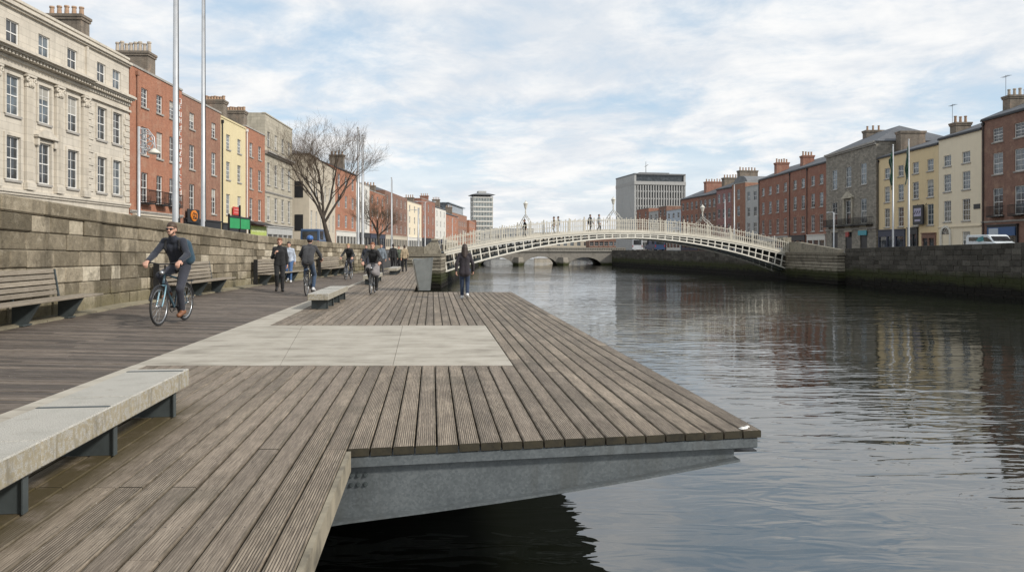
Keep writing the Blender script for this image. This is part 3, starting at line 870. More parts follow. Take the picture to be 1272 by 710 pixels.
for i, (yc, lab) in enumerate([(13.2, 'slatted timber bench against the wall with only its far half in the picture'),
                               (21.9, 'slatted timber bench against the wall directly behind the bearded cyclist'),
                               (30.2, 'slatted timber bench by the wall behind the pedestrian in black'),
                               (39.0, 'farthest slatted timber bench, past the helmeted cyclist')]):
    o = bp if i == 0 else copy_tree(bp)
    xa, xb = wall_x(yc-2.3), wall_x(yc+2.3)
    o.location = (max(xa, xb) - abs(xa-xb)/2 + 0.13, yc, walk_z(wall_x(yc)+0.4, yc)+0.012)
    o.rotation_euler = (0, 0, -math.atan2(xb-xa, 4.6))
    tag(o, lab, 'bench', 'slatted benches along the wall')

# ------------------------------------------------------------------ leaning steel end screen at the step in the deck
root = empty('steel_screen', (seam(0, 26.0)+0.30, 26.0, 0.0), 0.11)
m = MB()
def ringpts(y0): return [(-0.09, y0, 0.03), (0.30, y0, 0.03), (0.40, y0, 1.22), (-0.30, y0, 1.12)]
m.extrude(ringpts(0.0), (0, 0.05, 0)); m.build('face_panel', plain('dull zinc sheet', (0.19, 0.20, 0.192), 0.55, 0.2, var=0.2, scale=4, streak=0.4), root)
m = MB(); m.extrude([(-0.36, 0.052, 1.12), (-0.14, 0.052, 0.02), (-0.095, 0.052, 0.02), (-0.305, 0.052, 1.12)], (0, 1.4, 0)); m.build('side_panel', M['concrete'], root)
m = MB(); m.box((-0.32, 0.052, 1.11), (0.40, 1.45, 1.15)); m.build('cap', M['galv'], root)
tag(root, 'leaning grey galvanised steel screen standing at the step in the deck edge', 'screen')

# ------------------------------------------------------------------ footbridge
BX, BY = Vector((37.6, 13.0, 0)).normalized(), None
LEN = math.hypot(37.6, 13.0)
root = empty('footbridge', (-6.3, 67, 0), math.atan2(13.0, 37.6))
BW = 3.6
def zf(t): return 1.15-0.43*t+2.32*(1-(2*t-1)**2)            # walking surface
def zb(t): return zf(t)-0.72-1.16*abs(2*t-1)**1.6             # lower chord
def bp_(t, y, z): return Vector((t*LEN, y, z))
ts = [i/66 for i in range(67)]
m = MB()
for a, b_ in zip(ts, ts[1:]):
    vs = [bp_(a, 0.02, zf(a)-0.16), bp_(b_, 0.02, zf(b_)-0.16), bp_(b_, BW-0.02, zf(b_)-0.16), bp_(a, BW-0.02, zf(a)-0.16), bp_(a, 0.02, zf(a)-0.02), bp_(b_, 0.02, zf(b_)-0.02), bp_(b_, BW-0.02, zf(b_)-0.02), bp_(a, BW-0.02, zf(a)-0.02)]
    m.poly(vs, [(3,2,1,0),(4,5,6,7),(0,1,5,4),(2,3,7,6)])
m.build('walkway', M['steel'], root)
def strip(m, y0, y1, f0, f1):
    for a, b_ in zip(ts, ts[1:]):
        vs = [bp_(a, y0, f0(a)), bp_(b_, y0, f0(b_)), bp_(b_, y1, f0(b_)), bp_(a, y1, f0(a)), bp_(a, y0, f1(a)), bp_(b_, y0, f1(b_)), bp_(b_, y1, f1(b_)), bp_(a, y1, f1(a))]
        m.poly(vs, [(3,2,1,0),(4,5,6,7),(0,1,5,4),(2,3,7,6)])
M['cream'] = plain('buff cream ironwork', (0.53, 0.495, 0.415), 0.55, var=0.12, scale=2, streak=0.25)
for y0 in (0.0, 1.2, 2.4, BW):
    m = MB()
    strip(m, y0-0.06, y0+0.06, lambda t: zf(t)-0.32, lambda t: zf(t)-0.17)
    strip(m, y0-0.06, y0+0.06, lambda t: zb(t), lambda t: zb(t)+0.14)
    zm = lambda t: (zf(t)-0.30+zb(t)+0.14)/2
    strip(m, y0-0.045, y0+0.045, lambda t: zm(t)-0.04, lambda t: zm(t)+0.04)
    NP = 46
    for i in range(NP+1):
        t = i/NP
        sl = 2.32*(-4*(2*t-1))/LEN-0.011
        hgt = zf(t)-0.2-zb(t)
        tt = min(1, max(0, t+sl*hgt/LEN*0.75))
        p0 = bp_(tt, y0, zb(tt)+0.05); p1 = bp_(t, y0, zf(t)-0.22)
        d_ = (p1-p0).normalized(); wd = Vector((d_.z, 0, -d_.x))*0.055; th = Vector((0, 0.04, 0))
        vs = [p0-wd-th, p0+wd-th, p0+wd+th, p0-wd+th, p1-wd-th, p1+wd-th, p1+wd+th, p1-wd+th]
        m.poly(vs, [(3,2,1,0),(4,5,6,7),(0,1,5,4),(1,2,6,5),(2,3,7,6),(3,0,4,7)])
    m.build('lattice_rib', M['white'] if y0 in (0.0, BW) else M['steel'], root)  # inner ribs are white too; the dark tone paints in their shade
for y0 in (-0.04, BW+0.04):
    m = MB(); strip(m, y0-0.07, y0+0.07, lambda t: zf(t)-0.165, lambda t: zf(t)+0.09)
    m.build('fascia', M['cream'], root)
    m = MB()
    strip(m, y0-0.02, y0+0.02, lambda t: zf(t)+0.16, lambda t: zf(t)+0.20)
    strip(m, y0-0.025, y0+0.025, lambda t: zf(t)+1.12, lambda t: zf(t)+1.17)
    strip(m, y0-0.02, y0+0.02, lambda t: zf(t)+0.62, lambda t: zf(t)+0.65)
    nb = 156
    for i in range(nb+1):
        t = i/nb; z = zf(t); x = t*LEN; h_ = 1.34 if i % 2 == 0 else 1.22
        m.box((x-0.024, y0-0.018, z+0.08), (x+0.024, y0+0.018, z+h_-0.05))
        m.box((x-0.05, y0-0.02, z+h_-0.07), (x+0.05, y0+0.02, z+h_))
    m.build('railing', M['cream'], root)
for i in range(15):
    t = i/14
    for y0 in (-0.04, BW+0.04):
        m = MB(); m.bbox((t*LEN-0.05, y0-0.05, zf(t)+0.05), (t*LEN+0.05, y0+0.05, zf(t)+1.42), 0.01); m.sphere((t*LEN, y0, zf(t)+1.46), 0.07, n=8)
        m.build('rail_post', M['cream'], root)
def lamp_arch(t):
    z = zf(t); x = t*LEN
    m = MB()
    for sgn in (0, 1):
        P = []
        for i in range(13):
            q = i/12
            yy = q*BW/2
            zz = z+1.2+0.80*math.sin(q*math.pi/2)**0.8+0.3*q**4
            P.append((x, yy if sgn == 0 else BW-yy, zz))
        m.path(P, 0.032, 6)
        P2 = [(p[0], p[1]+(0.12 if sgn == 0 else -0.12), p[2]-0.32*(1-i/12)-0.14) for i, p in enumerate(P)]
        m.path(P2[1:], 0.028, 6)
        for i in (3, 6, 9):
            m.ring((x, (P[i][1]+P2[i][1])/2, (P[i][2]+P2[i][2])/2), 0.10, 0.02, 'x', 12, 5)
    m.tube((x, BW/2, z+2.3), (x, BW/2, z+2.85), 0.075, 0.06)
    a = m.build('lamp_arch', M['white'], root)
    l = MB(); l.lathe([(0.09, 0), (0.12, 0.05), (0.22, 0.45), (0.26, 0.48), (0.14, 0.62), (0.04, 0.7), (0.04, 0.8)], (x, BW/2, z+2.8), 8)
    l.build('lantern', M['white'], a)
for t in (0.219, 0.461, 0.73): lamp_arch(t)
tag(root, 'white cast iron arched footbridge with lattice ribs and three lamp arches', 'footbridge')

# abutments of the footbridge
def abutment(label, foot, ztop, rows, seed):
    root = empty('bridge_abutment', (foot[0][0], foot[0][1], 0))
    ox, oy = foot[0]
    m = MB(); rnd = random.Random(seed)
    cx = sum(p[0] for p in foot)/len(foot); cy = sum(p[1] for p in foot)/len(foot)
    zb_ = -2.6; h = (ztop-zb_)/rows
    for r in range(rows):
        out = 1.0+(0.03 if r == rows-1 else 0.0)+0.003*(rows-r)
        q = [(cx+(p[0]-cx)*out-ox, cy+(p[1]-cy)*out-oy) for p in foot]
        q2 = [(cx+(p[0]-cx)*out*0.965-ox, cy+(p[1]-cy)*out*0.965-oy) for p in foot]
        m.prism(q2, zb_+h*r, zb_+h*r+0.07, 0, 0.0)
        m.prism(q, zb_+h*r+0.07, zb_+h*(r+1), 0, rnd.uniform(0.2, 0.9))
    m.build('base', M['abut'], root)
    return tag(root, label, 'abutment')
ab = abutment('stepped stone bridge abutment next to the walking woman, green with weed at the water', [(-9.3, 62.6), (-6.15, 62.6), (-6.15, 68.8), (-9.3, 68.8)], 1.05, 12, 3)
m = MB()
m.extrude([(0.2, 0.3, 1.05), (1.55, 0.3, 1.05), (1.55, 0.3, 1.7), (0.2, 0.3, 1.7)], (0, 0.6, 0), t=0.5)
m.extrude([(1.6, 0.4, 1.05), (3.1, 0.4, 1.05), (3.1, 0.4, 1.25), (2.8, 0.4, 2.2), (2.4, 0.4, 2.2), (1.6, 0.4, 1.6)], (0, 0.5, 0), t=0.8)
m.box((2.3, 0.3, 2.2), (2.9, 1.0, 2.36), t=0.9)
M['parap'] = make_quay('pale parapet stone', [(0.24, 0.225, 0.19), (0.30, 0.28, 0.24), (0.36, 0.34, 0.295), (0.42, 0.40, 0.35)])
m.build('parapet', M['abut'], ab)
ab = abutment('stepped stone bridge abutment below the stone house on the opposite bank', [(29.9, 78.8), (30.9, 68.9), (33.2, 68.9), (33.2, 82.5), (30.6, 82.5)], 1.1, 12, 4)
m = MB()
m.extrude([(0.5, 2.6, 1.1), (1.35, -9.5, 1.1), (1.35, -9.5, 1.42), (0.75, -1.0, 2.2), (0.5, 2.6, 2.25)], (0.5, 0.05, 0), t=0.75)
m.box((0.2, 1.6, 2.2), (1.1, 3.4, 2.75), t=0.9)
m.build('parapet', M['abut'], ab)

# ------------------------------------------------------------------ arched road bridge beyond
root = empty('arched_bridge', (0, 150, 0))
m = MB()
def arch_face(spans, x0, x1, ztop, zbot, y0, y1):
    # vertical strips between x0 and x1, each from the arch soffit up to the top
    xs = [x0]
    for (a, b_, zc) in spans: xs += [a+(b_-a)*(0.5-0.5*math.cos(math.pi*i/18)) for i in range(19)]
    xs.append(x1)
    def soff(x):
        for (a, b_, zc) in spans:
            if a <= x <= b_:
                q = (2*(x-a)/(b_-a)-1); return WATER-0.3+(zc-WATER+0.3)*math.sqrt(max(0, 1-q*q))
        return zbot
    for a, b_ in zip(xs, xs[1:]):
        if b_-a < 1e-6: continue
        mid = (a+b_)/2
        ins = any(s[0] < mid < s[1] for s in spans)
        za, zb2 = (soff(a), soff(b_)) if ins else (zbot, zbot)
        if ins and za == zbot: za = WATER-0.3
        vs = [(a,y0,za),(b_,y0,zb2),(b_,y1,zb2),(a,y1,za),(a,y0,ztop),(b_,y0,ztop),(b_,y1,ztop),(a,y1,ztop)]
        m.poly(vs, [(3,2,1,0),(4,5,6,7),(0,1,5,4),(2,3,7,6)]+([] if ins else [(1,2,6,5),(3,0,4,7)]), 0, 0.45)
sp = [(-6.6, 0.3, -0.35), (2.4, 9.4, -0.2), (11.7, 18.6, -0.35)]
arch_face(sp, -9, 23.5, 0.85, -2.6, 0, 16)
m.build('arches', M['obridge'], root)
m = MB(); m.box((-9, -0.25, 0.87), (23.5, -0.0, 1.1), t=0.9); m.box((-9, -0.12, 1.1), (23.5, 0.2, 1.62), t=0.3)
for i in range(90):
    x = -8.8+i*0.36; m.box((x-0.07, -0.2, 1.1), (x+0.07, -0.125, 1.5), t=0.9)
m.box((-9, -0.22, 1.5), (23.5, 0.25, 1.66), t=0.8)
m.build('parapet', M['obridge'], root)
for (xa, xb) in ((0.3, 2.4), (9.4, 11.7)):
    m = MB(); c = (xa+xb)/2
    m.prism([(xa, -0.01), (c, -1.5), (xb, -0.01)], -2.6, -0.7, 0, 0.4); m.prism([(xa+0.15, -0.01), (c, -1.2), (xb-0.15, -0.01)], -0.7, -0.35, 0, 0.6)
    m.build('pier', M['obridge'], root)
m = MB()
strip_a = [(s[0]+(s[1]-s[0])*i/16) for s in sp[:1] for i in range(17)]
tag(root, 'low stone road bridge of three arches seen under the footbridge', 'bridge')
# ------------------------------------------------------------------ buildings
# facades of the left row: a line nearly along the street; the photo column gives the distance
def LY(px): return 25.68/((636-px)/900-0.035)
def LXY(y): return -27.5-0.035*(y-52)
def RY(px): return 48*900/(px-636.0)
WCACHE = {}
def window_meshes(w, h, bars, arch=False, frame='whitebar', thin=1.0):
    key = (round(w, 2), round(h, 2), bars, frame)
    if key in WCACHE: return WCACHE[key]
    m = MB(); f = 0.065*thin; d0, d1 = 0.085, 0.155
    m.box((-w/2, d0, 0), (-w/2+f, d1, h)); m.box((w/2-f, d0, 0), (w/2, d1, h))
    m.box((-w/2+f, d0, 0), (w/2-f, d1, f*1.2)); m.box((-w/2+f, d0, h-f), (w/2-f, d1, h))
    m.box((-w/2+f, d0+0.004, h/2-0.03), (w/2-f, d1-0.004, h/2+0.03))
    nx, nz = bars
    for i in range(1, nx):
        x = -w/2+f+(w-2*f)*i/nx; m.box((x-0.015, d0+0.02, f*1.2), (x+0.015, d1-0.02, h/2-0.03)); m.box((x-0.015, d0+0.02, h/2+0.03), (x+0.015, d1-0.02, h-f))
    for half in (0, 1):
        a, b_ = (f*1.2, h/2-0.03) if half == 0 else (h/2+0.03, h-f)
        for i in range(1, nz):
            z = a+(b_-a)*i/nz; m.box((-w/2+f, d0+0.022, z-0.014), (w/2-f, d1-0.022, z+0.014))
    fr = m.mesh('window', M[frame])
    p = MB(); p.face([(-w/2, 0.13, 0), (w/2, 0.13, 0), (w/2, 0.13, h), (-w/2, 0.13, h)])
    pa = p.mesh('pane', M['glass']); pb = p.mesh('pane', M['glassb'])
    s = MB(); s.box((-w/2-0.1, -0.09, -0.13), (w/2+0.1, 0.16, -0.003))
    si = s.mesh('sill', M['sill'])
    bl = {}
    for q in (0.35, 0.5, 0.8):
        b_ = MB(); b_.box((-w/2+0.03, 0.122, h*(1-q)), (w/2-0.03, 0.127, h-0.02)); bl[q] = b_.mesh('blind', M['blind'])
    WCACHE[key] = (fr, pa, pb, si, bl); return WCACHE[key]

class House:
    def __init__(s, name, label, cat, P0, P1, z0, ztop, depth=9, wall='b_orange', group=None, seed=1):
        s.P0 = Vector((P0[0], P0[1], z0)); s.z0 = z0; s.zt = ztop-z0; s.depth = depth; s.rnd = random.Random(seed)
        d = Vector((P1[0]-P0[0], P1[1]-P0[1])); s.L = d.length
        s.root = empty(name, s.P0, math.atan2(d.y, d.x))
        tag(s.root, label, cat, group)
        s.wall = M[wall]; s.holes = []; s.wins = []
    def u(s, y):  # street distance of world y on the facade line
        c, sn = math.cos(s.root.rotation_euler.z), math.sin(s.root.rotation_euler.z)
        return (y-s.P0.y)/sn
    def windows(s, us, rows, w, bars=(2, 2), sill=True, blind=0.3, frame='whitebar', simple=False, balcony=False):
        for (za, zb_) in rows:
            for u in us:
                s.holes.append((u-w/2, u+w/2, za-s.z0, zb_-s.z0))
                s.wins.append((u, za-s.z0, w, zb_-za, bars, sill, blind, frame, simple))
    def hole(s, u0, u1, za, zb_): s.holes.append((u0, u1, za-s.z0, zb_-s.z0))
    def finish(s, roof='parapet', coping='sill', rise=2.6, roofmat='slate', over=0.0):
        L, D, T = s.L, s.depth, s.zt
        us = sorted({0.0, L}|{min(L, max(0, x)) for h in s.holes for x in h[:2]})
        zs = sorted({-2.0, T}|{z for h in s.holes for z in h[2:]})
        m = MB()
        for a, b_ in zip(us, us[1:]):
            if b_-a < 1e-4: continue
            # merge vertically
            run = None
            for za, zb_ in zip(zs, zs[1:]):
                cu, cz = (a+b_)/2, (za+zb_)/2
                inside = any(h[0] < cu < h[1] and h[2] < cz < h[3] for h in s.holes)
                if inside:
                    if run: m.face([(a,0,run[0]),(b_,0,run[0]),(b_,0,run[1]),(a,0,run[1])]); run = None
                else:
                    run = (run[0], zb_) if run else (za, zb_)
            if run: m.face([(a,0,run[0]),(b_,0,run[0]),(b_,0,run[1]),(a,0,run[1])])
        for (a, b_, za, zb_) in s.holes:
            r = 0.19
            m.face([(a,0,za),(a,0,zb_),(a,r,zb_),(a,r,za)]); m.face([(b_,0,za),(b_,r,za),(b_,r,zb_),(b_,0,zb_)])
            m.face([(a,0,zb_),(b_,0,zb_),(b_,r,zb_),(a,r,zb_)]); m.face([(a,0,za),(a,r,za),(b_,r,za),(b_,0,za)])
            m.face([(a,r,za),(a,r,zb_),(b_,r,zb_),(b_,r,za)][::-1])
        m.face([(0,0,-2),(0,0,T),(0,D,T),(0,D,-2)]); m.face([(L,0,-2),(L,D,-2),(L,D,T),(L,0,T)]); m.face([(0,D,-2),(0,D,T),(L,D,T),(L,D,-2)])
        s.w = m.build('wall', s.wall, s.root)
        rt = MB(); o = over
        if roof == 'parapet':
            rt.face([(0.02,0.02,T-0.35),(L-0.02,0.02,T-0.35),(L-0.02,D-0.02,T-0.35),(0.02,D-0.02,T-0.35)])
            k = MB()
            k.box((-0.03,-0.07,T+0.002), (L+0.03,0.34,T+0.16)); k.box((0.0,D-0.3,T+0.002),(L,D+0.03,T+0.14))
            k.box((0.0,0.343,T+0.002),(0.28,D-0.303,T+0.12)); k.box((L-0.28,0.343,T+0.002),(L,D-0.303,T+0.12))
            # inner faces of the upstand
            k.build('coping', M[coping], s.root)
            s.roof = rt.build('roof', M['lead'], s.root)
        elif roof == 'gable':   # ridge along the street
            a = [(-o,-0.12,T),(L+o,-0.12,T),(L+o,D/2,T+rise),(-o,D/2,T+rise)]
            b_ = [(-o,D/2,T+rise),(L+o,D/2,T+rise),(L+o,D+0.12,T),(-o,D+0.12,T)]
            rt.extrude(a, (0,0,0.12)); rt.extrude(b_, (0,0,0.12))
            s.roof = rt.build('roof', M[roofmat], s.root)
            g2 = MB()
            g2.face([(0.01,0,T),(0.01,D,T),(0.01,D/2,T+rise)]); g2.face([(L-0.01,0,T),(L-0.01,D/2,T+rise),(L-0.01,D,T)])
            g2.build('gable_wall', s.wall, s.root)
            c_ = MB(); c_.box((-0.02,-0.16,T-0.14),(L+0.02,-0.003,T+0.02)); c_.build('gutter', M['darksteel'], s.root)
        elif roof == 'hip':
            q = min(L, D)*0.42
            pts = [(-o,-o,T),(L+o,-o,T),(L+o,D+o,T),(-o,D+o,T),(q,D/2,T+rise),(L-q,D/2,T+rise)]
            rt.poly(pts, [(0,1,5,4),(1,2,5),(2,3,4,5),(3,0,4),(3,2,1,0)])
            s.roof = rt.build('roof', M[roofmat], s.root)
        for (u, z, w, h, bars, sill, blind, frame, simple) in s.wins:
            fr, pa, pb, si, bl = window_meshes(w, h, bars, frame=frame)
            o_ = put(bpy.data.objects.new('window', fr), s.root); o_.location = (u, 0, z)
            put(bpy.data.objects.new('pane', pa if s.rnd.random() < 0.6 else pb), o_)
            if simple: continue
            if sill: put(bpy.data.objects.new('sill', si), o_)
            if s.rnd.random() < blind*0.38: put(bpy.data.objects.new('blind', bl[s.rnd.choice([0.35, 0.5, 0.8])]), o_)
        return s
    def part(s, name, mb, mat, parent=None, smooth=False):
        return mb.build(name, M[mat] if isinstance(mat, str) else mat, parent or s.root, smooth)
    def chimney(s, u, v0, v1, zb_, zt, thick=0.9, mat='stack', pots=5, pot='pot', hp=0.75):
        m = MB(); a, b_ = zb_-s.z0, zt-s.z0
        m.box((u-thick/2, v0, a), (u+thick/2, v1, b_-0.35)); m.box((u-thick/2-0.07, v0-0.07, b_-0.347), (u+thick/2+0.07, v1+0.07, b_-0.18)); m.box((u-thick/2-0.12, v0-0.12, b_-0.177), (u+thick/2+0.12, v1+0.12, b_))
        c = m.build('chimney', M[mat], s.roof)
        for i in range(pots):
            v = v0+(v1-v0)*(i+0.5)/pots; k = s.rnd.uniform(0.85, 1.1)
            if i == 0 and s.rnd.random() < 0.3:
                q = MB(); q.tube((u, v0-0.05, b_-0.3), (u, v0-0.05, b_+2.1), 0.02, n=5); q.tube((u-0.5, v0-0.05, b_+1.95), (u+0.6, v0-0.05, b_+1.95), 0.014, n=4)
                for e_ in range(6): q.tube((u-0.45+e_*0.2, v0-0.3, b_+1.95), (u-0.45+e_*0.2, v0+0.2, b_+1.95), 0.01, n=4)
                q.build('aerial', M['darksteel'], c)
            p = MB(); p.lathe([(0.17, 0), (0.15, 0.1), (0.125, hp*k*0.8), (0.165, hp*k*0.86), (0.15, hp*k), (0.09, hp*k), (0.09, hp*k-0.1)], (u, v, b_+0.002), 10)
            p.build('chimney_pot', M[pot], c)
    def band(s, z, h=0.2, out=0.1, u0=None, u1=None, name='cornice', mat='sill'):
        m = MB(); z -= s.z0; u0 = -0.02 if u0 is None else u0; u1 = s.L+0.02 if u1 is None else u1
        m.box((u0, -out*0.55, z), (u1, -0.003, z+h*0.45)); m.box((u0, -out, z+h*0.45+0.002), (u1, -0.003, z+h))
        return s.part(name, m, mat)
    def pipe(s, u, mat='darksteel', za=None):
        m = MB(); m.tube((u, -0.1, 0), (u, -0.1, s.zt-0.5), 0.06, n=8); m.box((u-0.14, -0.2, s.zt-0.55), (u+0.14, -0.01, s.zt-0.25)); s.part('downpipe', m, mat)
    def balcony(s, u0, u1, z, out=0.55, h=0.95):
        z -= s.z0; m = MB()
        m.box((u0, -out, z-0.1), (u1, -0.004, z))
        for zz in (z+0.1, z+h): m.tube((u0, -out, zz), (u1, -out, zz), 0.022, n=5); m.tube((u0, -out, zz), (u0, -0.01, zz), 0.022, n=5); m.tube((u1, -out, zz), (u1, -0.01, zz), 0.022, n=5)
        n = max(4, int((u1-u0)/0.13))
        for i in range(n+1):
            x = u0+(u1-u0)*i/n; m.box((x-0.011, -out-0.011, z), (x+0.011, -out+0.011, z+h))
        for yy in (-out*0.33, -out*0.66):
            for x in (u0, u1): m.box((x-0.011, yy-0.011, z), (x+0.011, yy+0.011, z+h))
        s.part('balcony', m, 'iron')
    def shop(s, u0, u1, za, zb_, mat='black', fascia=0.7, glass=True):
        """timber shopfront: fascia, pilasters, stall riser, glazing and a recessed door"""
        a, b_ = za-s.z0, zb_-s.z0; m = MB()
        m.box((u0, -0.16, b_-fascia), (u1, -0.004, b_)); m.box((u0-0.03, -0.26, b_+0.002), (u1+0.03, -0.004, b_+0.12))
        n = max(2, int((u1-u0)/2.1))
        for i in range(n+1):
            x = u0+(u1-u0-0.22)*i/n; m.box((x, -0.15, a), (x+0.22, -0.004, b_-fascia-0.002))
            if i < n:
                x2 = u0+(u1-u0-0.22)*(i+1)/n; m.box((x+0.222, -0.1, a), (x2-0.002, -0.004, a+0.6))
        f = s.part('shopfront', m, mat)
        gm = MB(); gm.face([(u0+0.05, -0.03, a+0.6), (u1-0.05, -0.03, a+0.6), (u1-0.05, -0.03, b_-fascia), (u0+0.05, -0.03, b_-fascia)])
        gm.build('pane', M['glass'], f)
        return f
    def door(s, u, za, w, h, mat, fan=True, surround='white'):
        a = za-s.z0
        m = MB(); m.box((u-w/2, 0.1, a), (u+w/2, 0.16, a+h)); 
        for (x0, x1, z0, z1) in ((-0.38, -0.06, 0.15, 0.9), (0.06, 0.38, 0.15, 0.9), (-0.38, -0.06, 1.05, 1.9), (0.06, 0.38, 1.05, 1.9)):
            m.box((u+x0*w, 0.085, a+z0*h/2.1), (u+x1*w, 0.099, a+z1*h/2.1))
        d = s.part('door', m, mat)
        hd = MB(); hd.sphere((u+w*0.38, 0.07, a+1.0), 0.035); hd.build('handle', M['pole'], d)
        k = MB()
        for sg in (-1, 1): k.box((u+sg*(w/2+0.16)-0.13, -0.14, a), (u+sg*(w/2+0.16)+0.13, -0.004, a+h+0.05))
        R_ = w/2+0.3
        for i in range(12):
            q0, q1 = math.pi*i/12, math.pi*(i+1)/12
            k.extrude([(u+R_*math.cos(q0), -0.004, a+h+0.07+R_*math.sin(q0)), (u+R_*math.cos(q1), -0.004, a+h+0.07+R_*math.sin(q1)), (u+(R_-0.24)*math.cos(q1), -0.004, a+h+0.07+(R_-0.24)*math.sin(q1)), (u+(R_-0.24)*math.cos(q0), -0.004, a+h+0.07+(R_-0.24)*math.sin(q0))], (0, -0.14, 0))
        s.part('door_surround', k, surround)
        gl = MB(); gl.extrude([(u+(R_-0.25)*math.cos(math.pi*i/12), -0.01, a+h+0.07+(R_-0.25)*math.sin(math.pi*i/12)) for i in range(13)], (0, -0.02, 0))
        fan_ = s.part('fanlight', gl, 'glass')
        b_ = MB()
        for i in range(1, 6):
            q = math.pi*i/6; b_.tube((u, -0.035, a+h+0.1), (u+(R_-0.26)*math.cos(q), -0.035, a+h+0.07+(R_-0.26)*math.sin(q)), 0.014, n=4)
        b_.build('glazing_bar', M['white'], fan_)

def lhouse(name, label, px0, px1, ztop, wall, seed, cat='house', y0=None, y1=None, depth=10, group='terraced houses on the promenade side'):
    ya = LY(px0) if y0 is None else y0; yb = LY(px1) if y1 is None else y1
    return House(name, label, cat, (LXY(ya), ya), (LXY(yb), yb), ROAD, ztop, depth, wall, group, seed)

# --- classical stone building
B = lhouse('stone_building', 'cream stone classical building with pilasters, deep cornice and attic windows', 0, 160, 15.0, 'a_cream', 2, 'building', y0=27.5, y1=52.0)
px = [LY(p) for p in (15.8, 55, 90)]
bay = 2.8
us = [B.u(y) for y in px]; us = [us[0]-bay*3, us[0]-bay*2, us[0]-bay]+us
wu = [B.u(LY(126)), B.u(LY(145))]
r_at, r_1, r_2 = (12.55, 13.85), (8.75, 10.9), (5.25, 7.6)
B.windows(us+wu, [r_at], 1.08, (2, 1), blind=0.4)
B.windows(us+wu, [r_1, r_2], 1.18, (2, 2), blind=0.5)
B.finish('parapet', 'a_cream')
uw = B.u(LY(107))
# attic string, cornice with dentils
def entab(B, u0, u1, zc, out):
    m = MB(); z = zc-B.z0
    m.box((u0, -out*0.3, z-0.95), (u1, -0.003, z-0.8)); m.box((u0, -0.08, z-0.5), (u1, -0.003, z-0.32))
    n = int((u1-u0)/0.3)
    for i in range(n): m.box((u0+i*0.3+0.05, -out*0.62, z-0.30), (u0+i*0.3+0.2, -0.003, z-0.13))
    m.box((u0, -out*0.75, z-0.128), (u1, -0.003, z-0.02)); m.box((u0, -out, z-0.018), (u1, -0.003, z+0.12)); m.box((u0, -out*0.8, z+0.122), (u1, -0.003, z+0.2))
    B.part('cornice', m, 'a_cream')
entab(B, -0.1, uw, 12.2, 0.75); entab(B, uw+0.002, B.L+0.05, 12.2, 0.55)
m = MB(); z = 14.62-B.z0
m.box((-0.05, -0.28, z), (B.L+0.03, -0.003, z+0.14)); m.box((-0.05, -0.16, z-0.12), (B.L+0.03, -0.003, z-0.002)); B.part('cornice', m, 'a_cream')
B.band(4.45, 0.3, 0.16, name='string_course', mat='a_cream'); B.band(3.75, 0.22, 0.12, name='string_course', mat='a_cream')
# moulded pilasters with leafy capitals between the bays
pl = [LY(34), LY(71), LY(104)]
pus = [B.u(y) for y in pl]; pus = [pus[0]-bay*3, pus[0]-bay*2, pus[0]-bay]+pus
for u in pus:
    m = MB(); a = 4.78-B.z0; b_ = 11.2-B.z0
    m.bbox((u-0.36, -0.26, a), (u+0.36, -0.003, a+0.42), 0.02); m.bbox((u-0.29, -0.17, a+0.422), (u+0.29, -0.003, b_-0.72), 0.015)
    for i in range(5): m.box((u-0.24+i*0.108, -0.19, a+0.6), (u-0.24+i*0.108+0.045, -0.171, b_-0.85))
    p = B.part('pilaster', m, 'a_cream')
    m = MB()
    m.bbox((u-0.32, -0.22, b_-0.718), (u+0.32, -0.003, b_-0.12), 0.05)
    for sx in (-1, 1):
        m.ring((u+sx*0.3, -0.24, b_-0.28), 0.1, 0.06, 'y', 12, 6); m.sphere((u+sx*0.17, -0.24, b_-0.52), (0.09, 0.08, 0.16), n=8)
    m.sphere((u, -0.25, b_-0.45), (0.09, 0.08, 0.2), n=8); m.box((u-0.4, -0.3, b_-0.118), (u+0.4, -0.003, b_))
    m.build('capital', M['a_cream'], p)
# window surrounds
for u in us+wu:
    for (za, zb_) in (r_1, r_2):
        m = MB(); a, b_ = za-B.z0, zb_-B.z0; w_ = 0.59
        m.box((u-w_-0.17, -0.07, a), (u-w_-0.005, -0.003, b_+0.16)); m.box((u+w_+0.005, -0.07, a), (u+w_+0.17, -0.003, b_+0.16)); m.box((u-w_-0.004, -0.07, b_+0.005), (u+w_+0.004, -0.003, b_+0.16))
        B.part('window_surround', m, 'a_cream')
for u in us[1::3]:
    m = MB(); z = 7.86-B.z0
    m.box((u-1.0, -0.3, z), (u+1.0, -0.003, z+0.12)); m.extrude([(u-1.02, -0.003, z+0.123), (u+1.02, -0.003, z+0.123), (u, -0.003, z+0.62)], (0, -0.24, 0))
    for sx in (-1, 1): m.box((u+sx*0.82-0.1, -0.2, z-0.45), (u+sx*0.82+0.1, -0.003, z-0.002))
    B.part('pediment', m, 'a_cream')
# rusticated quoins on the wing
m = MB(); z = 4.8-B.z0; i = 0
while z < 11.0-B.z0:
    for (u0, sg) in ((uw+0.05, 1), (B.L, -1)):
        w_ = 0.75 if i % 2 else 0.5
        m.bbox((min(u0, u0+sg*w_), -0.07, z), (max(u0, u0+sg*w_), -0.002, z+0.38), 0.015, 0)
    z += 0.42; i += 1
B.part('quoin', m, 'a_cream')
m = MB(); m.box((uw-0.12, -0.12, 12.45-B.z0), (uw+0.12, -0.003, 14.45-B.z0)); B.part('attic_pilaster', m, 'a_cream')
B.chimney(B.u(47.0), 0.35, 2.7, 14.6, 16.55, 1.0, 'stack', 5, 'pot', 0.65)

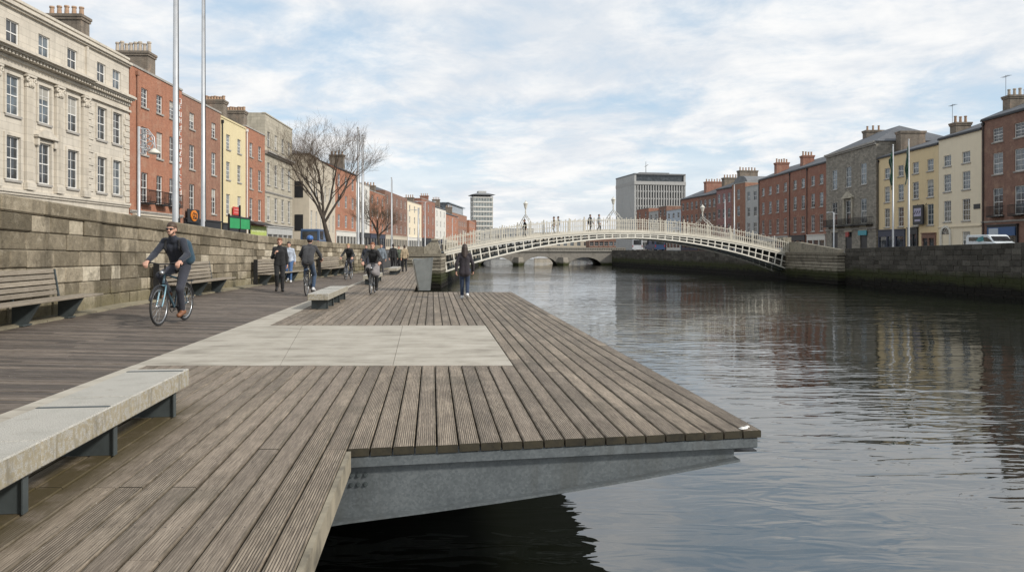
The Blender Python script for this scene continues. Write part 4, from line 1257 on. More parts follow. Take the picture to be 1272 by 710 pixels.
# --- red brick house with the vertical sign
B = lhouse('brick_house', 'orange brick house of three bays touching the cream stone building', 160, 226, 14.75, 'b_orange', 3, y0=52.15)
us = [B.u(LY(p)) for p in (179.6, 198.2, 214)]
B.windows(us, [(12.1, 13.5), (8.55, 10.6), (4.95, 7.2)], 1.05, (2, 2), blind=0.8)
B.finish('parapet'); B.pipe(0.95, 'b_brown'); B.band(4.1, 0.22, 0.14, name='string_course')
B.chimney(B.L-5.0, 0.25, 3.0, 14.3, 16.6, 1.3, 'stack', 8, 'potg', 0.85)
for u in us: B.balcony(u-0.75, u+0.75, 4.95)
B.shop(0.4, B.L-1.4, 1.25, 3.95, 'r_beige', 0.6)
BB2 = B
# --- brown brick house
B = lhouse('brick_house', 'brown brick house of two bays behind the pair of tall pale poles', 226, 274, 14.5, 'b_brown', 4)
us = [B.u(LY(p)) for p in (238.5, 265.5)]
B.windows(us, [(11.9, 13.3), (8.4, 10.5), (4.75, 7.1)], 1.1, (2, 2), blind=0.7)
B.finish('parapet')
B.shop(0.3, B.L-0.3, 1.25, 4.0, 'black', 0.85)
# --- yellow house
B = lhouse('rendered_house', 'narrow pale yellow house of two bays between brown and orange brick neighbours', 274, 305, 14.2, 'r_yellow', 5)
us = [B.u(LY(p)) for p in (283.5, 297.2)]
B.windows(us, [(11.35, 12.8), (8.35, 10.1), (4.9, 6.9)], 1.1, (2, 2), blind=0.5)
B.finish('parapet', 'r_yellow'); B.pipe(0.25)
B.shop(0.3, B.L-0.3, 1.25, 3.9, 'black', 0.7)
B.chimney(2.2, 0.35, 2.3, 13.8, 16.2, 1.2, 'stack', 7, 'pot', 0.45)
# --- orange brick house
B = lhouse('brick_house', 'orange brick house of two bays between the yellow house and the grey stone one', 305, 329, 14.5, 'b_orange', 6)
us = [B.u(LY(p)) for p in (312, 322.7)]
B.windows(us, [(11.5, 13.0), (8.0, 10.3), (4.6, 7.0)], 1.1, (2, 2), blind=0.4)
B.finish('parapet'); B.pipe(0.2, 'whitebar'); B.chimney(1.0, 0.35, 2.3, 14.1, 16.3, 1.1, 'stack', 7, 'pot', 0.45)
B.shop(0.3, B.L-0.3, 1.25, 3.9, 'r_beige', 0.9)
# --- grey stone classical
B = lhouse('stone_house', 'tall grey stone house of four bays with a bold cornice below its attic', 329, 363, 17.1, 'a_grey', 7, depth=13)
us = [B.L*(i+0.5)/4 for i in range(4)]
B.windows(us, [(13.5, 15.2)], 1.1, (2, 1), blind=0.2)
B.windows(us, [(9.0, 11.6), (4.8, 7.6)], 1.15, (2, 2), blind=0.3)
B.finish('parapet', 'a_grey'); B.band(12.5, 0.4, 0.5); B.band(8.0, 0.22, 0.12, name='string_course'); B.band(4.1, 0.3, 0.25, name='string_course')
B.shop(0.4, B.L-0.4, 1.25, 4.0, 'r_grey', 0.8)
# --- beige building beyond the side street, gable showing
B = House('rendered_building', 'beige rendered block beyond the side street, dark windows in its plain gable', 'building', (-27.5, 98.2), (-28.8, 118), ROAD, 14.3, 14, 'r_beige', 'terraced houses on the promenade side', 8)
us = [B.L*(i+0.5)/6 for i in range(6)]
B.windows(us, [(8.4, 10.9), (3.9, 6.7)], 1.15, (2, 2), blind=0.2, simple=True)
B.finish('hip', rise=2.0, over=0.2)
for zz in (3.9-ROAD, 8.4-ROAD):
    m = MB(); m.box((-0.06, 0.8, zz), (-0.003, 1.9, zz+2.2)); B.part('gable_window', m, 'black')
# --- the row running on toward the footbridge, each house its own
def bent(y):  # street line bends toward the river with distance
    return -28.8+max(0, y-118)*0.028+max(0, y-190)*0.05
row = [
 (118, 132, 14.8, 'b_orange', 'red brick house with white first-floor window bands, behind the large bare tree', 'gable', 3),
 (132, 143, 13.6, 'r_white', 'off white narrow house between red brick neighbours near the large bare tree', 'parapet', 2),
 (143, 158, 12.9, 'b_orange', 'orange brick house with low parapet between the two bare trees', 'parapet', 3),
 (158, 186, 14.2, 'b_deep', 'brown brick block with a dark mansard roof behind the small bare tree', 'hip', 5),
 (186, 205, 13.6, 'r_cream', 'cream rendered house just past the small bare tree', 'parapet', 3),
 (205, 226, 15.6, 'b_red', 'deep red brick house with stepped chimneys, between two cream houses', 'parapet', 3),
 (226, 246, 14.4, 'r_white', 'whitish house beyond the deep red brick one', 'gable', 3),
 (246, 272, 13.2, 'b_orange', 'low orange brick house next to the large brown block', 'gable', 3),
]
for i, (ya, yb, zt, wm, lab, rf, nb) in enumerate(row):
    B = House('brick_house' if wm[0] == 'b' else 'rendered_house', lab, 'house', (bent(ya), ya), (bent(yb)-0.01, yb-0.05), ROAD, zt, 12, wm, 'terraced houses on the promenade side', 20+i)
    us = [B.L*(k+0.5)/nb for k in range(nb)]
    hs = (zt-ROAD-3.6)/3
    B.windows(us, [(ROAD+3.9+hs*k, ROAD+3.9+hs*k+hs*0.62) for k in range(3)], 1.5, (2, 1), simple=True)
    B.finish(rf, rise=2.2)
    B.shop(0.3, B.L-0.3, ROAD+0.1, ROAD+3.2, ['r_white', 'black', 'navy', 'r_beige'][i % 4], 0.8)
    if rf != 'hip': B.chimney(B.L-0.8, 2.0, 4.5, zt-0.5, zt+2.2+(1.4 if rf == 'gable' else 0), 1.1, 'stackred' if wm == 'b_red' else 'stack', 4)
B = House('brick_building', 'large brown brick block topped by a dark glazed storey, far along the promenade', 'building', (-25.5, 300), (-21.5, 345), ROAD, 16.5, 30, 'b_brown', 'terraced houses on the promenade side', 31)
us = [B.L*(k+0.5)/9 for k in range(9)]
B.windows(us, [(4.5, 6.6), (8.0, 10.1), (11.5, 13.6)], 2.2, (2, 1), simple=True)
B.finish('parapet')
m = MB(); m.box((2, 1.5, 16.6-ROAD), (B.L-2, 28, 20.2-ROAD)); m.box((0.8, 0.6, 20.21-ROAD), (B.L-0.8, 29, 20.6-ROAD)); B.part('glazed_storey', m, 'glassb')
for i, (ya, yb, zt, wm, lab) in enumerate([(350, 385, 15.0, 'b_orange', 'ochre brick block directly past the large brown one'), (390, 450, 16.5, 'b_red', 'long red brick block left of the slim office tower'), (455, 520, 15.5, 'b_deep', 'lowest brown brick block at the foot of the slim office tower')]):
    x0 = -20.8+(ya-345)*0.03; x1 = -20.8+(yb-345)*0.03
    B = House('brick_building', lab, 'building', (x0, ya), (x1, yb), ROAD, zt, 25, wm, 'terraced houses on the promenade side', 40+i)
    us = [B.L*(k+0.5)/8 for k in range(8)]
    B.windows(us, [(4.5, 6.8), (8.2, 10.4), (11.8, 13.9)], 2.4, (2, 1), simple=True)
    B.finish('parapet')

# ------------------------------------------------------------------ opposite bank (street x about 48, facades look at the river)
RX = 48.0; RZ = 0.95
def rhouse(name, label, px_far, px_near, ztop, wall, seed, cat='house', depth=11, x=RX, yf=None, yn=None):
    ya = RY(px_far) if yf is None else yf; yb = RY(px_near) if yn is None else yn
    return House(name, label, cat, (x, ya), (x, yb), RZ, ztop, depth, wall, 'terraced houses on the opposite bank', seed)
def ru(B, p): return B.P0.y-RY(p)
# brick house at the picture edge
B = rhouse('brick_house', 'dark brown brick house with white sashes, iron balconies and an arched white doorway', 1219.5, 1272, 14.55, 'b_deep', 51, yn=58.0)
us = [ru(B, p) for p in (1239.5, 1267, 1291)]
B.windows(us, [(12.05, 13.4), (8.85, 10.95), (4.75, 7.45)], 1.5, (2, 2), blind=0.15)
B.finish('gable', rise=2.3); B.pipe(0.35); B.band(4.1, 0.16, 0.1, name='string_course')
for u in us: B.balcony(u-0.95, u+0.95, 4.7)
f = B.shop(1.0, 5.4, RZ+0.1, 3.75, 'black', 0.8)
m = MB(); m.box((1.2, -0.24, 2.75-RZ), (5.2, -0.165, 3.6-RZ)); B.part('shop_sign', m, plain('royal blue signboard', (0.035, 0.085, 0.20), 0.5))
m = MB(); m.box((1.45, -0.25, 2.85-RZ), (2.85, -0.243, 3.5-RZ)); B.part('shop_notice', m, 'r_blue')
B.door(8.2, RZ+0.1, 1.5, 2.3, 'black')
B.chimney(0.9, 1.9, 5.2, 14.6, 16.9, 1.1, 'stack', 6, 'potg', 0.75)
# cream house
B = rhouse('rendered_house', 'cream rendered house of two bays with a fanlit red door, against the brown brick house', 1166, 1219.3, 13.75, 'r_cream', 52)
us = [ru(B, p) for p in (1176.8, 1200.2)]
B.windows(us, [(10.55, 11.75)], 1.35, (3, 1), blind=0.1)
B.windows(us, [(7.75, 9.65), (4.45, 6.75)], 1.35, (3, 2), blind=0.1)
B.windows([us[1]], [(1.5, 3.3)], 1.35, (3, 2), blind=0.1)
B.finish('gable', rise=2.0); B.band(3.75, 0.2, 0.12, name='string_course', mat='r_cream')
B.door(us[0]-0.2, RZ+0.05, 1.35, 2.0, plain('crimson door paint', (0.20, 0.012, 0.02), 0.4))
m = MB(); m.box((us[1]+1.3, -0.06, 5.6-RZ), (us[1]+2.3, -0.004, 6.1-RZ)); B.part('wall_plaque', m, 'black')
B.chimney(0.65, 1.2, 2.9, 13.6, 15.5, 1.1, 'stack', 3, 'pot', 0.8)
# yellow house
B = rhouse('rendered_house', 'buff yellow house of four bays with navy shopfronts behind the two green flags', 1090, 1165.8, 13.3, 'r_buff', 53)
us = [ru(B, p) for p in (1102, 1119, 1137.4, 1155.6)]
B.windows(us, [(10.4, 11.75)], 1.3, (2, 1), blind=0.15)
B.windows(us, [(7.4, 9.4), (4.2, 6.6)], 1.3, (2, 2), blind=0.15)
B.finish('gable', rise=1.8)
B.shop(0.5, ru(B, 1125), RZ+0.1, 3.8, 'navy', 0.8); B.shop(ru(B, 1125)+0.6, ru(B, 1141), RZ+0.1, 3.9, 'black', 0.7)
B.shop(ru(B, 1146), ru(B, 1163), RZ+0.1, 3.2, 'b_deep', 0.5)
B.pipe(0.35); B.chimney(0.8, 2.3, 5.5, 13.2, 16.7, 1.2, 'stack', 0)
# squared rubble house
B = rhouse('stone_house', 'grey brown rubble stone house with hipped slate roof, pediment and long iron balcony', 1027.5, 1089.8, 15.6, 'a_rubble', 54, x=RX-0.15)
us = [ru(B, p) for p in (1038, 1055.3, 1074)]
B.windows(us, [(10.2, 13.1), (4.9, 8.3)], 1.7, (2, 2), blind=0.3)
for u in us: B.hole(u-1.0, u+1.0, RZ+0.05, RZ+2.9)
B.finish('hip', rise=2.8, over=0.25, roofmat='slate'); B.band(15.2, 0.45, 0.35); B.band(4.1, 0.22, 0.2, name='string_course')
B.balcony(0.8, B.L-0.8, 4.75, 0.8)
m = MB(); z = 8.6-RZ; u = us[1]
m.box((u-1.6, -0.35, z), (u+1.6, -0.004, z+0.16)); m.extrude([(u-1.65, -0.004, z+0.163), (u+1.65, -0.004, z+0.163), (u, -0.004, z+0.95)], (0, -0.3, 0))
for sx in (-1, 1): m.box((u+sx*1.25-0.18, -0.2, 4.9-RZ), (u+sx*1.25+0.18, -0.004, z-0.002))
B.part('pediment', m, 'a_grey')
for u in us:
    m = MB(); m.box((u-0.95, 0.1, 0.06), (u+0.95, 0.16, 2.85)); B.part('door', m, 'black')
    k = MB(); k.extrude([(u+1.25*math.cos(math.pi*i/12), -0.004, 2.9+1.0*math.sin(math.pi*i/12)) for i in range(13)], (0, -0.1, 0)); B.part('arch_head', k, 'a_grey')
m = MB(); m.box((us[2]-1.1, -0.25, 2.35), (us[2]+1.2, -0.11, 3.0)); B.part('shop_sign', m, plain('turquoise signboard', (0.06, 0.30, 0.36), 0.5))
m = MB(); m.box((us[1]-0.45, -0.25, 2.2), (us[1]+0.45, -0.11, 2.9)); B.part('shop_sign', m, plain('red signboard', (0.35, 0.05, 0.04), 0.5))
B.chimney(B.L*0.25, 4.0, 6.5, 16.5, 18.8, 1.2, 'stack', 3)
# three red brick houses
for i, (pf, pn, cols, lab, ch) in enumerate([
   (1002, 1027.3, (1009.8, 1020.3), 'red brick house under slate touching the rubble stone house', 0),
   (980.6, 1001.8, (987.5, 997.5), 'middle red brick house of the slate roofed trio', 1),
   (942.5, 980.4, (948, 956.7, 966, 975.5), 'broad red brick house of four bays at the far end of the slate roofed trio', 2)]):
    B = rhouse('brick_house', lab, pf, pn, 14.7, 'b_red', 60+i)
    us = [ru(B, p) for p in cols]
    B.windows(us, [(11.5, 13.0)], 1.4, (2, 1), blind=0.15)
    B.windows(us, [(8.0, 10.2), (4.2, 6.8)], 1.4, (2, 2), blind=0.15)
    B.finish('gable', rise=2.4); B.pipe(0.3)
    B.shop(0.4, B.L-0.4, RZ+0.1, 3.6, ['r_white', 'black', 'r_grey'][i], 0.8)
    if ch == 1: B.chimney(0.8, 1.8, 3.7, 15.0, 17.4, 1.3, 'stackred', 4, 'pot', 0.7)
    if ch == 2: B.chimney(6.2, 1.0, 3.3, 14.8, 17.4, 1.3, 'stackred', 5, 'pot', 0.7)
# on toward the arched bridge: the row closes in on the river
def rl(p):   # point on the far street line seen at photo column p
    a, b_ = Vector((48, 141.5)), Vector((38.5, 205))
    k = (p-636)/900
    t = (k*a.y-a.x)/((b_.x-a.x)-k*(b_.y-a.y))
    q = a+(b_-a)*t
    return (q.x, q.y)
far = [
 (942, 926, 13.8, 'r_grey', 'pale grey narrow house between two brick ones on the opposite bank', 'parapet', 2),
 (925.8, 909, 14.8, 'b_brown', 'brown brick house with a rounded gable top', 'vault', 0),
 (908.8, 890, 14.4, 'b_purple', 'purplish brick house with a wide chimney, over the right of the three bridge lamps', 'gable', 3),
 (889.8, 868, 13.6, 'b_deep', 'dark brick house with long slate roof behind the bridge railing', 'gable', 4),
 (867.8, 846, 13.6, 'b_red', 'dark red brick house with an orange chimney in front of the tower block', 'gable', 4),
 (845.8, 828, 11.2, 'r_blue', 'pale blue grey house in front of the wide office tower', 'parapet', 3),
 (827.8, 818, 12.6, 'b_deep', 'narrow dark brick house between two pale ones below the wide office tower', 'parapet', 2),
 (817.8, 806, 11.6, 'r_grey', 'light grey house farthest along, just below the wide office tower', 'parapet', 2),
 (805.8, 791, 12.8, 'b_red', 'small red brick house at the very end of the row below the wide office tower', 'parapet', 2),
]
for i, (pn, pf, zt, wm, lab, rf, nb) in enumerate(far):
    B = House('brick_house' if wm[0] == 'b' else 'rendered_house', lab, 'house', rl(pf), rl(pn), RZ, zt, 11, wm, 'terraced houses on the opposite bank', 70+i)
    nb = max(nb, 1); us = [B.L*(k+0.5)/nb for k in range(nb)]
    hs = (zt-RZ-3.6)/3
    B.windows(us, [(RZ+3.8+hs*k, RZ+3.8+hs*k+hs*0.6) for k in range(3)], 1.3, (2, 1), simple=True)
    if rf == 'vault':
        B.finish('parapet'); m = MB()
        m.extrude([(B.L*0.5+B.L*0.5*math.cos(math.pi*k/14), 0.4, zt-RZ+0.1+1.5*math.sin(math.pi*k/14)) for k in range(15)], (0, 9, 0)); B.part('vault', m, 'lead')
    else:
        B.finish(rf, rise=2.2)
        if rf == 'gable': B.chimney(B.L-0.9, 2.0, 6.0, zt, zt+3.6, 1.4, 'stackred' if i in (4,) else 'stack', 6, 'pot', 0.7)
    B.shop(0.3, B.L-0.3, RZ+0.1, RZ+2.9, ['black', 'navy', 'r_white'][i % 3], 0.7)

# ------------------------------------------------------------------ towers
def tower(name, label, x, y, w, d, z0, h, mats, floors, rz, style):
    root = empty(name, (x, y, z0), rz)
    tag(root, label, 'tower')
    m = MB(); m.box((-w/2+0.3, -d/2+0.3, 0), (w/2-0.3, d/2-0.3, h)); m.build('core', M[mats[0]], root)
    if style == 'bands':
        fh = h/floors
        for i in range(floors):
            m = MB(); z = i*fh
            m.box((-w/2, -d/2, z+fh*0.72), (w/2, d/2, z+fh)); m.build('floor_band', M[mats[1]], root)
            g_ = MB(); n = 12
            for k in range(n+1):
                for sgn in (-1, 1):
                    xx = -w/2+0.35+(w-0.7)*k/n; g_.box((xx-0.1, sgn*(d/2-0.18)-0.1, z), (xx+0.1, sgn*(d/2-0.18)+0.1, z+fh*0.72))
                    yy = -d/2+0.35+(d-0.7)*k/n; g_.box((sgn*(w/2-0.18)-0.1, yy-0.1, z), (sgn*(w/2-0.18)+0.1, yy+0.1, z+fh*0.72))
            g_.build('mullion', M[mats[1]], root)
    else:
        fh = h/floors
        n = 19
        for sgn in (-1, 1):
            m = MB()
            for k in range(n+1):
                xx = -w/2+w*k/n
                m.box((xx-0.2, sgn*(d/2-0.1)-0.3, 0), (xx+0.2, sgn*(d/2-0.1)+0.3, h-3.9))
            m.build('mullion', M[mats[1]], root)
        for i in range(floors-1):
            b_ = MB(); z = (i+1)*fh*0.88; b_.box((-w/2, -d/2+0.02, z-0.5), (w/2, d/2-0.02, z)); b_.build('floor_band', M[mats[2]], root)
        for sgn in (-1, 1):
            b_ = MB(); b_.box((sgn*w/2-0.35, -d/2-0.2, 0), (sgn*w/2+0.35, d/2+0.2, h-0.31)); b_.build('side_wall', M[mats[2]], root)
        b_ = MB(); b_.box((-w/2-0.4, -d/2-0.4, h-3.8), (w/2+0.4, d/2+0.4, h-2.6)); b_.build('parapet', M[mats[1]], root)
    return root
M['towerrib'] = plain('grey concrete rib', (0.36, 0.355, 0.34), 0.85, var=0.1)
M['towerglass'] = glass_mat('tower glass', (0.15, 0.19, 0.20), 0.12)
t = tower('office_tower', 'slim glass office tower with pale floor bands and an upswept roof canopy', -16.7, 398, 11.0, 9.5, 0.9, 28.6, ('towerglass', 'r_white'), 11, R(14), 'bands')
m = MB(); m.poly([(-6.6,-6.0,29.6),(6.6,-6.0,29.6),(6.6,6.0,29.6),(-6.6,6.0,29.6),(-3.4,-3,28.65),(3.4,-3,28.65),(3.4,3,28.65),(-3.4,3,28.65),(-3,-3,30.6),(3,-3,30.6),(3,3,30.6),(-3,3,30.6)],
   [(4,5,1,0),(5,6,2,1),(6,7,3,2),(7,4,0,3),(0,1,9,8),(1,2,10,9),(2,3,11,10),(3,0,8,11),(8,9,10,11),(7,6,5,4)]); m.build('roof', M['lead'], t)
m = MB(); m.box((-2.2,-2.2,30.61),(2.2,2.2,31.8)); m.build('plant_room', M['r_grey'], t)
t = tower('office_tower', 'wide grey concrete office tower with ribbed windows and rooftop plant', 50.2, 264, 18.4, 19, 0.9, 26.6, ('glass', 'towerrib', 'r_grey'), 9, R(11), 'ribs')
m = MB(); m.box((-9.6,-9.9,26.3),(9.5,9.9,26.75)); m.box((-6,-6,26.76),(5,6,27.5)); m.build('roof', M['lead'], t)
m = MB(); m.tube((-1.5,0,27.5),(-1.5,0,32.2),0.12,0.06); m.tube((-2.0,0,30.2),(-0.6,0,31),0.07); m.build('mast', M['darksteel'], t)
# low blocks closing the view over the arched bridge
for i, (x, y, w_, d_, h_, mt, lab) in enumerate([
   (-2, 300, 22, 14, 9.5, 'r_grey', 'low pale grey block behind the footbridge railing beside the slim tower'),
   (22, 320, 24, 14, 8.2, 'r_beige', 'low beige block behind the middle of the footbridge railing'),
   (40, 300, 16, 14, 9.0, 'b_deep', 'low dark brick block between the beige one and the wide office tower')]):
    B = House('low_block', lab, 'building', (x-w_/2, y), (x+w_/2, y), 0.9, h_, d_, mt, None, 90+i)
    nb = 8; us = [B.L*(k+0.5)/nb for k in range(nb)]
    B.windows(us, [(2.5, 4.2), (5.6, 7.3)], 1.6, (2, 1), simple=True); B.finish('parapet')
# ------------------------------------------------------------------ smooth bodies: blended capsules turned into one closed surface
def surface(prims, res, k=0.03):
    """prims: ('c', a, b, ra, rb, mat) capsule or ('e', centre, radii, Matrix3 or None, mat); returns verts, quads, mats"""
    lo = np.full(3, 1e9); hi = -lo
    for p in prims:
        if p[0] == 'c':
            r = max(p[3], p[4]); a = np.array(p[1]); b = np.array(p[2])
            lo = np.minimum(lo, np.minimum(a, b)-r); hi = np.maximum(hi, np.maximum(a, b)+r)
        else:
            r = max(p[2]); c = np.array(p[1]); lo = np.minimum(lo, c-r); hi = np.maximum(hi, c+r)
    lo -= 3*res; hi += 3*res
    n = np.ceil((hi-lo)/res).astype(int)+1
    D = np.full(n, 9.0, dtype=np.float32); I = np.zeros(n, dtype=np.int8); DM = np.full(n, 9.0, dtype=np.float32)
    ax = [lo[i]+res*np.arange(n[i]) for i in range(3)]
    mar = k+3*res
    for p in prims:
        if p[0] == 'c':
            a = np.array(p[1], float); b = np.array(p[2], float); r = max(p[3], p[4])
            l0 = np.minimum(a, b)-r-mar; h0 = np.maximum(a, b)+r+mar
        else:
            c = np.array(p[1], float); r = max(p[2]); l0 = c-r-mar; h0 = c+r+mar
        i0 = np.maximum(0, np.floor((l0-lo)/res).astype(int)); i1 = np.minimum(n, np.ceil((h0-lo)/res).astype(int)+1)
        s = tuple(slice(i0[i], i1[i]) for i in range(3))
        X, Y, Z = np.meshgrid(ax[0][s[0]], ax[1][s[1]], ax[2][s[2]], indexing='ij')
        if p[0] == 'c':
            d = b-a; L2 = max(1e-9, d@d)
            t = np.clip(((X-a[0])*d[0]+(Y-a[1])*d[1]+(Z-a[2])*d[2])/L2, 0, 1)
            dist = np.sqrt((X-a[0]-t*d[0])**2+(Y-a[1]-t*d[1])**2+(Z-a[2]-t*d[2])**2)-(p[3]+(p[4]-p[3])*t)
        else:
            Q = np.stack([X-c[0], Y-c[1], Z-c[2]], -1)
            if p[3] is not None: Q = Q @ np.array(p[3])
            rr = np.array(p[2]); k0 = np.linalg.norm(Q/rr, axis=-1); k1 = np.linalg.norm(Q/rr**2, axis=-1)+1e-9
            dist = k0*(k0-1)/k1
            dist = np.where(k0 < 1e-6, -min(rr), dist)
        dist = dist.astype(np.float32)
        cur = D[s]; h = np.maximum(k-np.abs(cur-dist), 0)/k
        near = dist < DM[s]
        I[s] = np.where(near, p[-1], I[s]); DM[s] = np.minimum(DM[s], dist)
        D[s] = np.minimum(cur, dist)-h*h*k*0.25
    ins = D < 0
    c = np.zeros(np.array(n)-1, dtype=np.int8)
    for dx in (0, 1):
        for dy in (0, 1):
            for dz in (0, 1): c += ins[dx:n[0]-1+dx, dy:n[1]-1+dy, dz:n[2]-1+dz]
    act = (c > 0) & (c < 8)
    idx = np.full(act.shape, -1, dtype=np.int64); cells = np.argwhere(act); idx[act] = np.arange(len(cells))
    ps = np.zeros((len(cells), 3)); cn = np.zeros(len(cells))
    offs = [((0,0,0),(1,0,0)),((0,1,0),(1,1,0)),((0,0,1),(1,0,1)),((0,1,1),(1,1,1)),((0,0,0),(0,1,0)),((1,0,0),(1,1,0)),((0,0,1),(0,1,1)),((1,0,1),(1,1,1)),((0,0,0),(0,0,1)),((1,0,0),(1,0,1)),((0,1,0),(0,1,1)),((1,1,0),(1,1,1))]
    for o0, o1 in offs:
        A = D[tuple((cells+o0).T)].astype(float); B_ = D[tuple((cells+o1).T)].astype(float)
        m = (A < 0) != (B_ < 0)
        t = np.where(m, A/np.where(m, A-B_, 1), 0)
        pos = np.array(o0)+t[:, None]*(np.array(o1)-np.array(o0))
        ps += np.where(m[:, None], pos, 0); cn += m
    V = lo+(cells+ps/np.maximum(cn, 1)[:, None])*res
    mats = I[tuple(cells.T)]
    quads = []
    for a_ in range(3):
        b_, c_ = (a_+1) % 3, (a_+2) % 3
        sl0 = [slice(None)]*3; sl1 = [slice(None)]*3
        sl0[a_] = slice(0, n[a_]-1); sl1[a_] = slice(1, n[a_])
        x = ins[tuple(sl0)] != ins[tuple(sl1)]
        e = np.argwhere(x)
        e = e[(e[:, b_] > 0) & (e[:, c_] > 0) & (e[:, b_] < n[b_]-1) & (e[:, c_] < n[c_]-1)]
        eb = np.eye(3, dtype=int)[b_]; ec = np.eye(3, dtype=int)[c_]
        q = np.stack([idx[tuple((e-eb-ec).T)], idx[tuple((e-ec).T)], idx[tuple(e.T)], idx[tuple((e-eb).T)]], 1)
        inside0 = ins[tuple(e.T)]
        q = np.where(inside0[:, None], q, q[:, ::-1])
        quads.append(q)
    return V, np.concatenate(quads), mats

def surf_obj(name, prims, mats, res, parent=None, k=0.03):
    V, Q, mi = surface(prims, res, k)
    me = bpy.data.meshes.new(name)
    me.from_pydata(V.tolist(), [], Q.tolist())
    for m in mats: me.materials.append(m)
    fm = mi[Q[:, 2]].astype(np.int32)
    me.polygons.foreach_set('material_index', fm)
    me.polygons.foreach_set('use_smooth', [True]*len(Q))
    a = me.attributes.new('tint', 'FLOAT', 'FACE'); a.data.foreach_set('value', [0.5]*len(Q))
    me.update()
    return put(bpy.data.objects.new(name, me), parent)

M['skin'] = plain('fair skin', (0.50, 0.285, 0.205), 0.55, var=0.1, scale=12)
M['lips'] = plain('lips', (0.32, 0.12, 0.10), 0.5)
M['eye'] = plain('dark eye', (0.025, 0.02, 0.018), 0.3)
CLOTH = {}
def cloth(name, col, rough=0.85):
    if name not in CLOTH:
        m = plain(name, col, rough, var=0.28, scale=7, bump=0.0)
        nt = m.node_tree; g = G(nt); b = [n for n in nt.nodes if n.type == 'BSDF_PRINCIPLED'][0]
        o = g.obj(); wr = g.noise(g.mapping(o, (1, 1, 0.6)), 11, 3, 0.6, 1.2)
        g.set(b, 'Normal', g.bump(wr, 0.7, 0.02)); g.set(b, 'Sheen Weight', 0.15)
        CLOTH[name] = m
    return CLOTH[name]
V3 = Vector

POSES = {}
def stand_pose(stride=0.0, arm=0.15, lean=0.02):
    """stride: half step length; left foot forward when positive. x right, y forward, z up, for a height of 1.75"""
    J = {}
    J['pelvis'] = V3((0, 0, 0.95)); J['waist'] = V3((0, lean*0.5, 1.08)); J['chest'] = V3((0, lean, 1.30)); J['neck'] = V3((0, lean+0.005, 1.47)); J['head'] = V3((0, lean+0.03, 1.625))
    for sx, nm in ((-1, 'L'), (1, 'R')):
        f = stride*(1 if nm == 'L' else -1)
        J['hip'+nm] = V3((sx*0.09, 0, 0.91))
        lift = 0.07 if (stride and f < 0) else 0.0
        J['ank'+nm] = V3((sx*0.09, f, 0.085+lift))
        kn = (J['hip'+nm]+J['ank'+nm])/2; kn.y += 0.02+(0.09 if f < 0 else 0.03)*(abs(stride) > 0.01); J['knee'+nm] = kn
        t = J['ank'+nm]+V3((sx*0.015, 0.17, -0.052 if not lift else -0.10)); J['toe'+nm] = t
        J['heel'+nm] = J['ank'+nm]+V3((0, -0.045, -0.045 if not lift else -0.02))
        J['sh'+nm] = V3((sx*0.158, lean, 1.405))
        a = -f*0.8
        J['elb'+nm] = J['sh'+nm]+V3((sx*(0.05+arm*0.2), a*0.55-0.02, -0.285))
        J['wri'+nm] = J['elb'+nm]+V3((sx*0.01, a*0.8+0.07, -0.235))
        J['hd'+nm] = (J['wri'+nm]-J['elb'+nm]).normalized()+V3((0, 0.1, -0.1))
        J['pn'+nm] = V3((-sx, 0.2, 0))
    return J
def cycle_pose(phase='R'):
    """seated on the bicycle built below: origin under the bottom bracket"""
    J = {}
    J['pelvis'] = V3((0, -0.24, 1.05)); J['waist'] = V3((0, -0.17, 1.18)); J['chest'] = V3((0, -0.03, 1.39)); J['neck'] = V3((0, 0.07, 1.545)); J['head'] = V3((0, 0.12, 1.70))
    for sx, nm in ((-1, 'L'), (1, 'R')):
        J['hip'+nm] = V3((sx*0.095, -0.22, 1.0))
        down = nm == phase
        J['ank'+nm] = V3((sx*0.125, -0.03, 0.225)) if down else V3((sx*0.125, -0.02, 0.55))
        J['knee'+nm] = V3((sx*0.14, 0.10, 0.62)) if down else V3((sx*0.15, 0.25, 0.87))
        J['toe'+nm] = J['ank'+nm]+V3((sx*0.01, 0.16, -0.075)); J['heel'+nm] = J['ank'+nm]+V3((0, -0.055, -0.03))
        J['sh'+nm] = V3((sx*0.162, 0.03, 1.485))
        J['wri'+nm] = V3((sx*0.285, 0.42, 1.135))
        J['elb'+nm] = V3((sx*0.30, 0.16, 1.245))
        J['hd'+nm] = V3((-sx*0.05, 0.9, -0.45)); J['pn'+nm] = V3((0, -0.45, -0.9))
    return J
def sit_pose():
    J = {}
    J['pelvis'] = V3((0, 0, 0.53)); J['waist'] = V3((0, -0.02, 0.67)); J['chest'] = V3((0, 0.0, 0.90)); J['neck'] = V3((0, 0.03, 1.06)); J['head'] = V3((0, 0.07, 1.21))
    for sx, nm in ((-1, 'L'), (1, 'R')):
        J['hip'+nm] = V3((sx*0.095, 0.02, 0.52)); J['knee'+nm] = V3((sx*0.12, 0.45, 0.50)); J['ank'+nm] = V3((sx*0.11, 0.52+0.08*sx, 0.085))
        J['toe'+nm] = J['ank'+nm]+V3((0, 0.17, -0.052)); J['heel'+nm] = J['ank'+nm]+V3((0, -0.045, -0.045))
        J['sh'+nm] = V3((sx*0.158, 0.0, 0.995)); J['elb'+nm] = V3((sx*0.23, 0.08, 0.74)); J['wri'+nm] = V3((sx*0.13, 0.28, 0.64))
        J['hd'+nm] = V3((-sx*0.3, 0.8, -0.3)); J['pn'+nm] = V3((0, -0.3, -0.9))
    return J

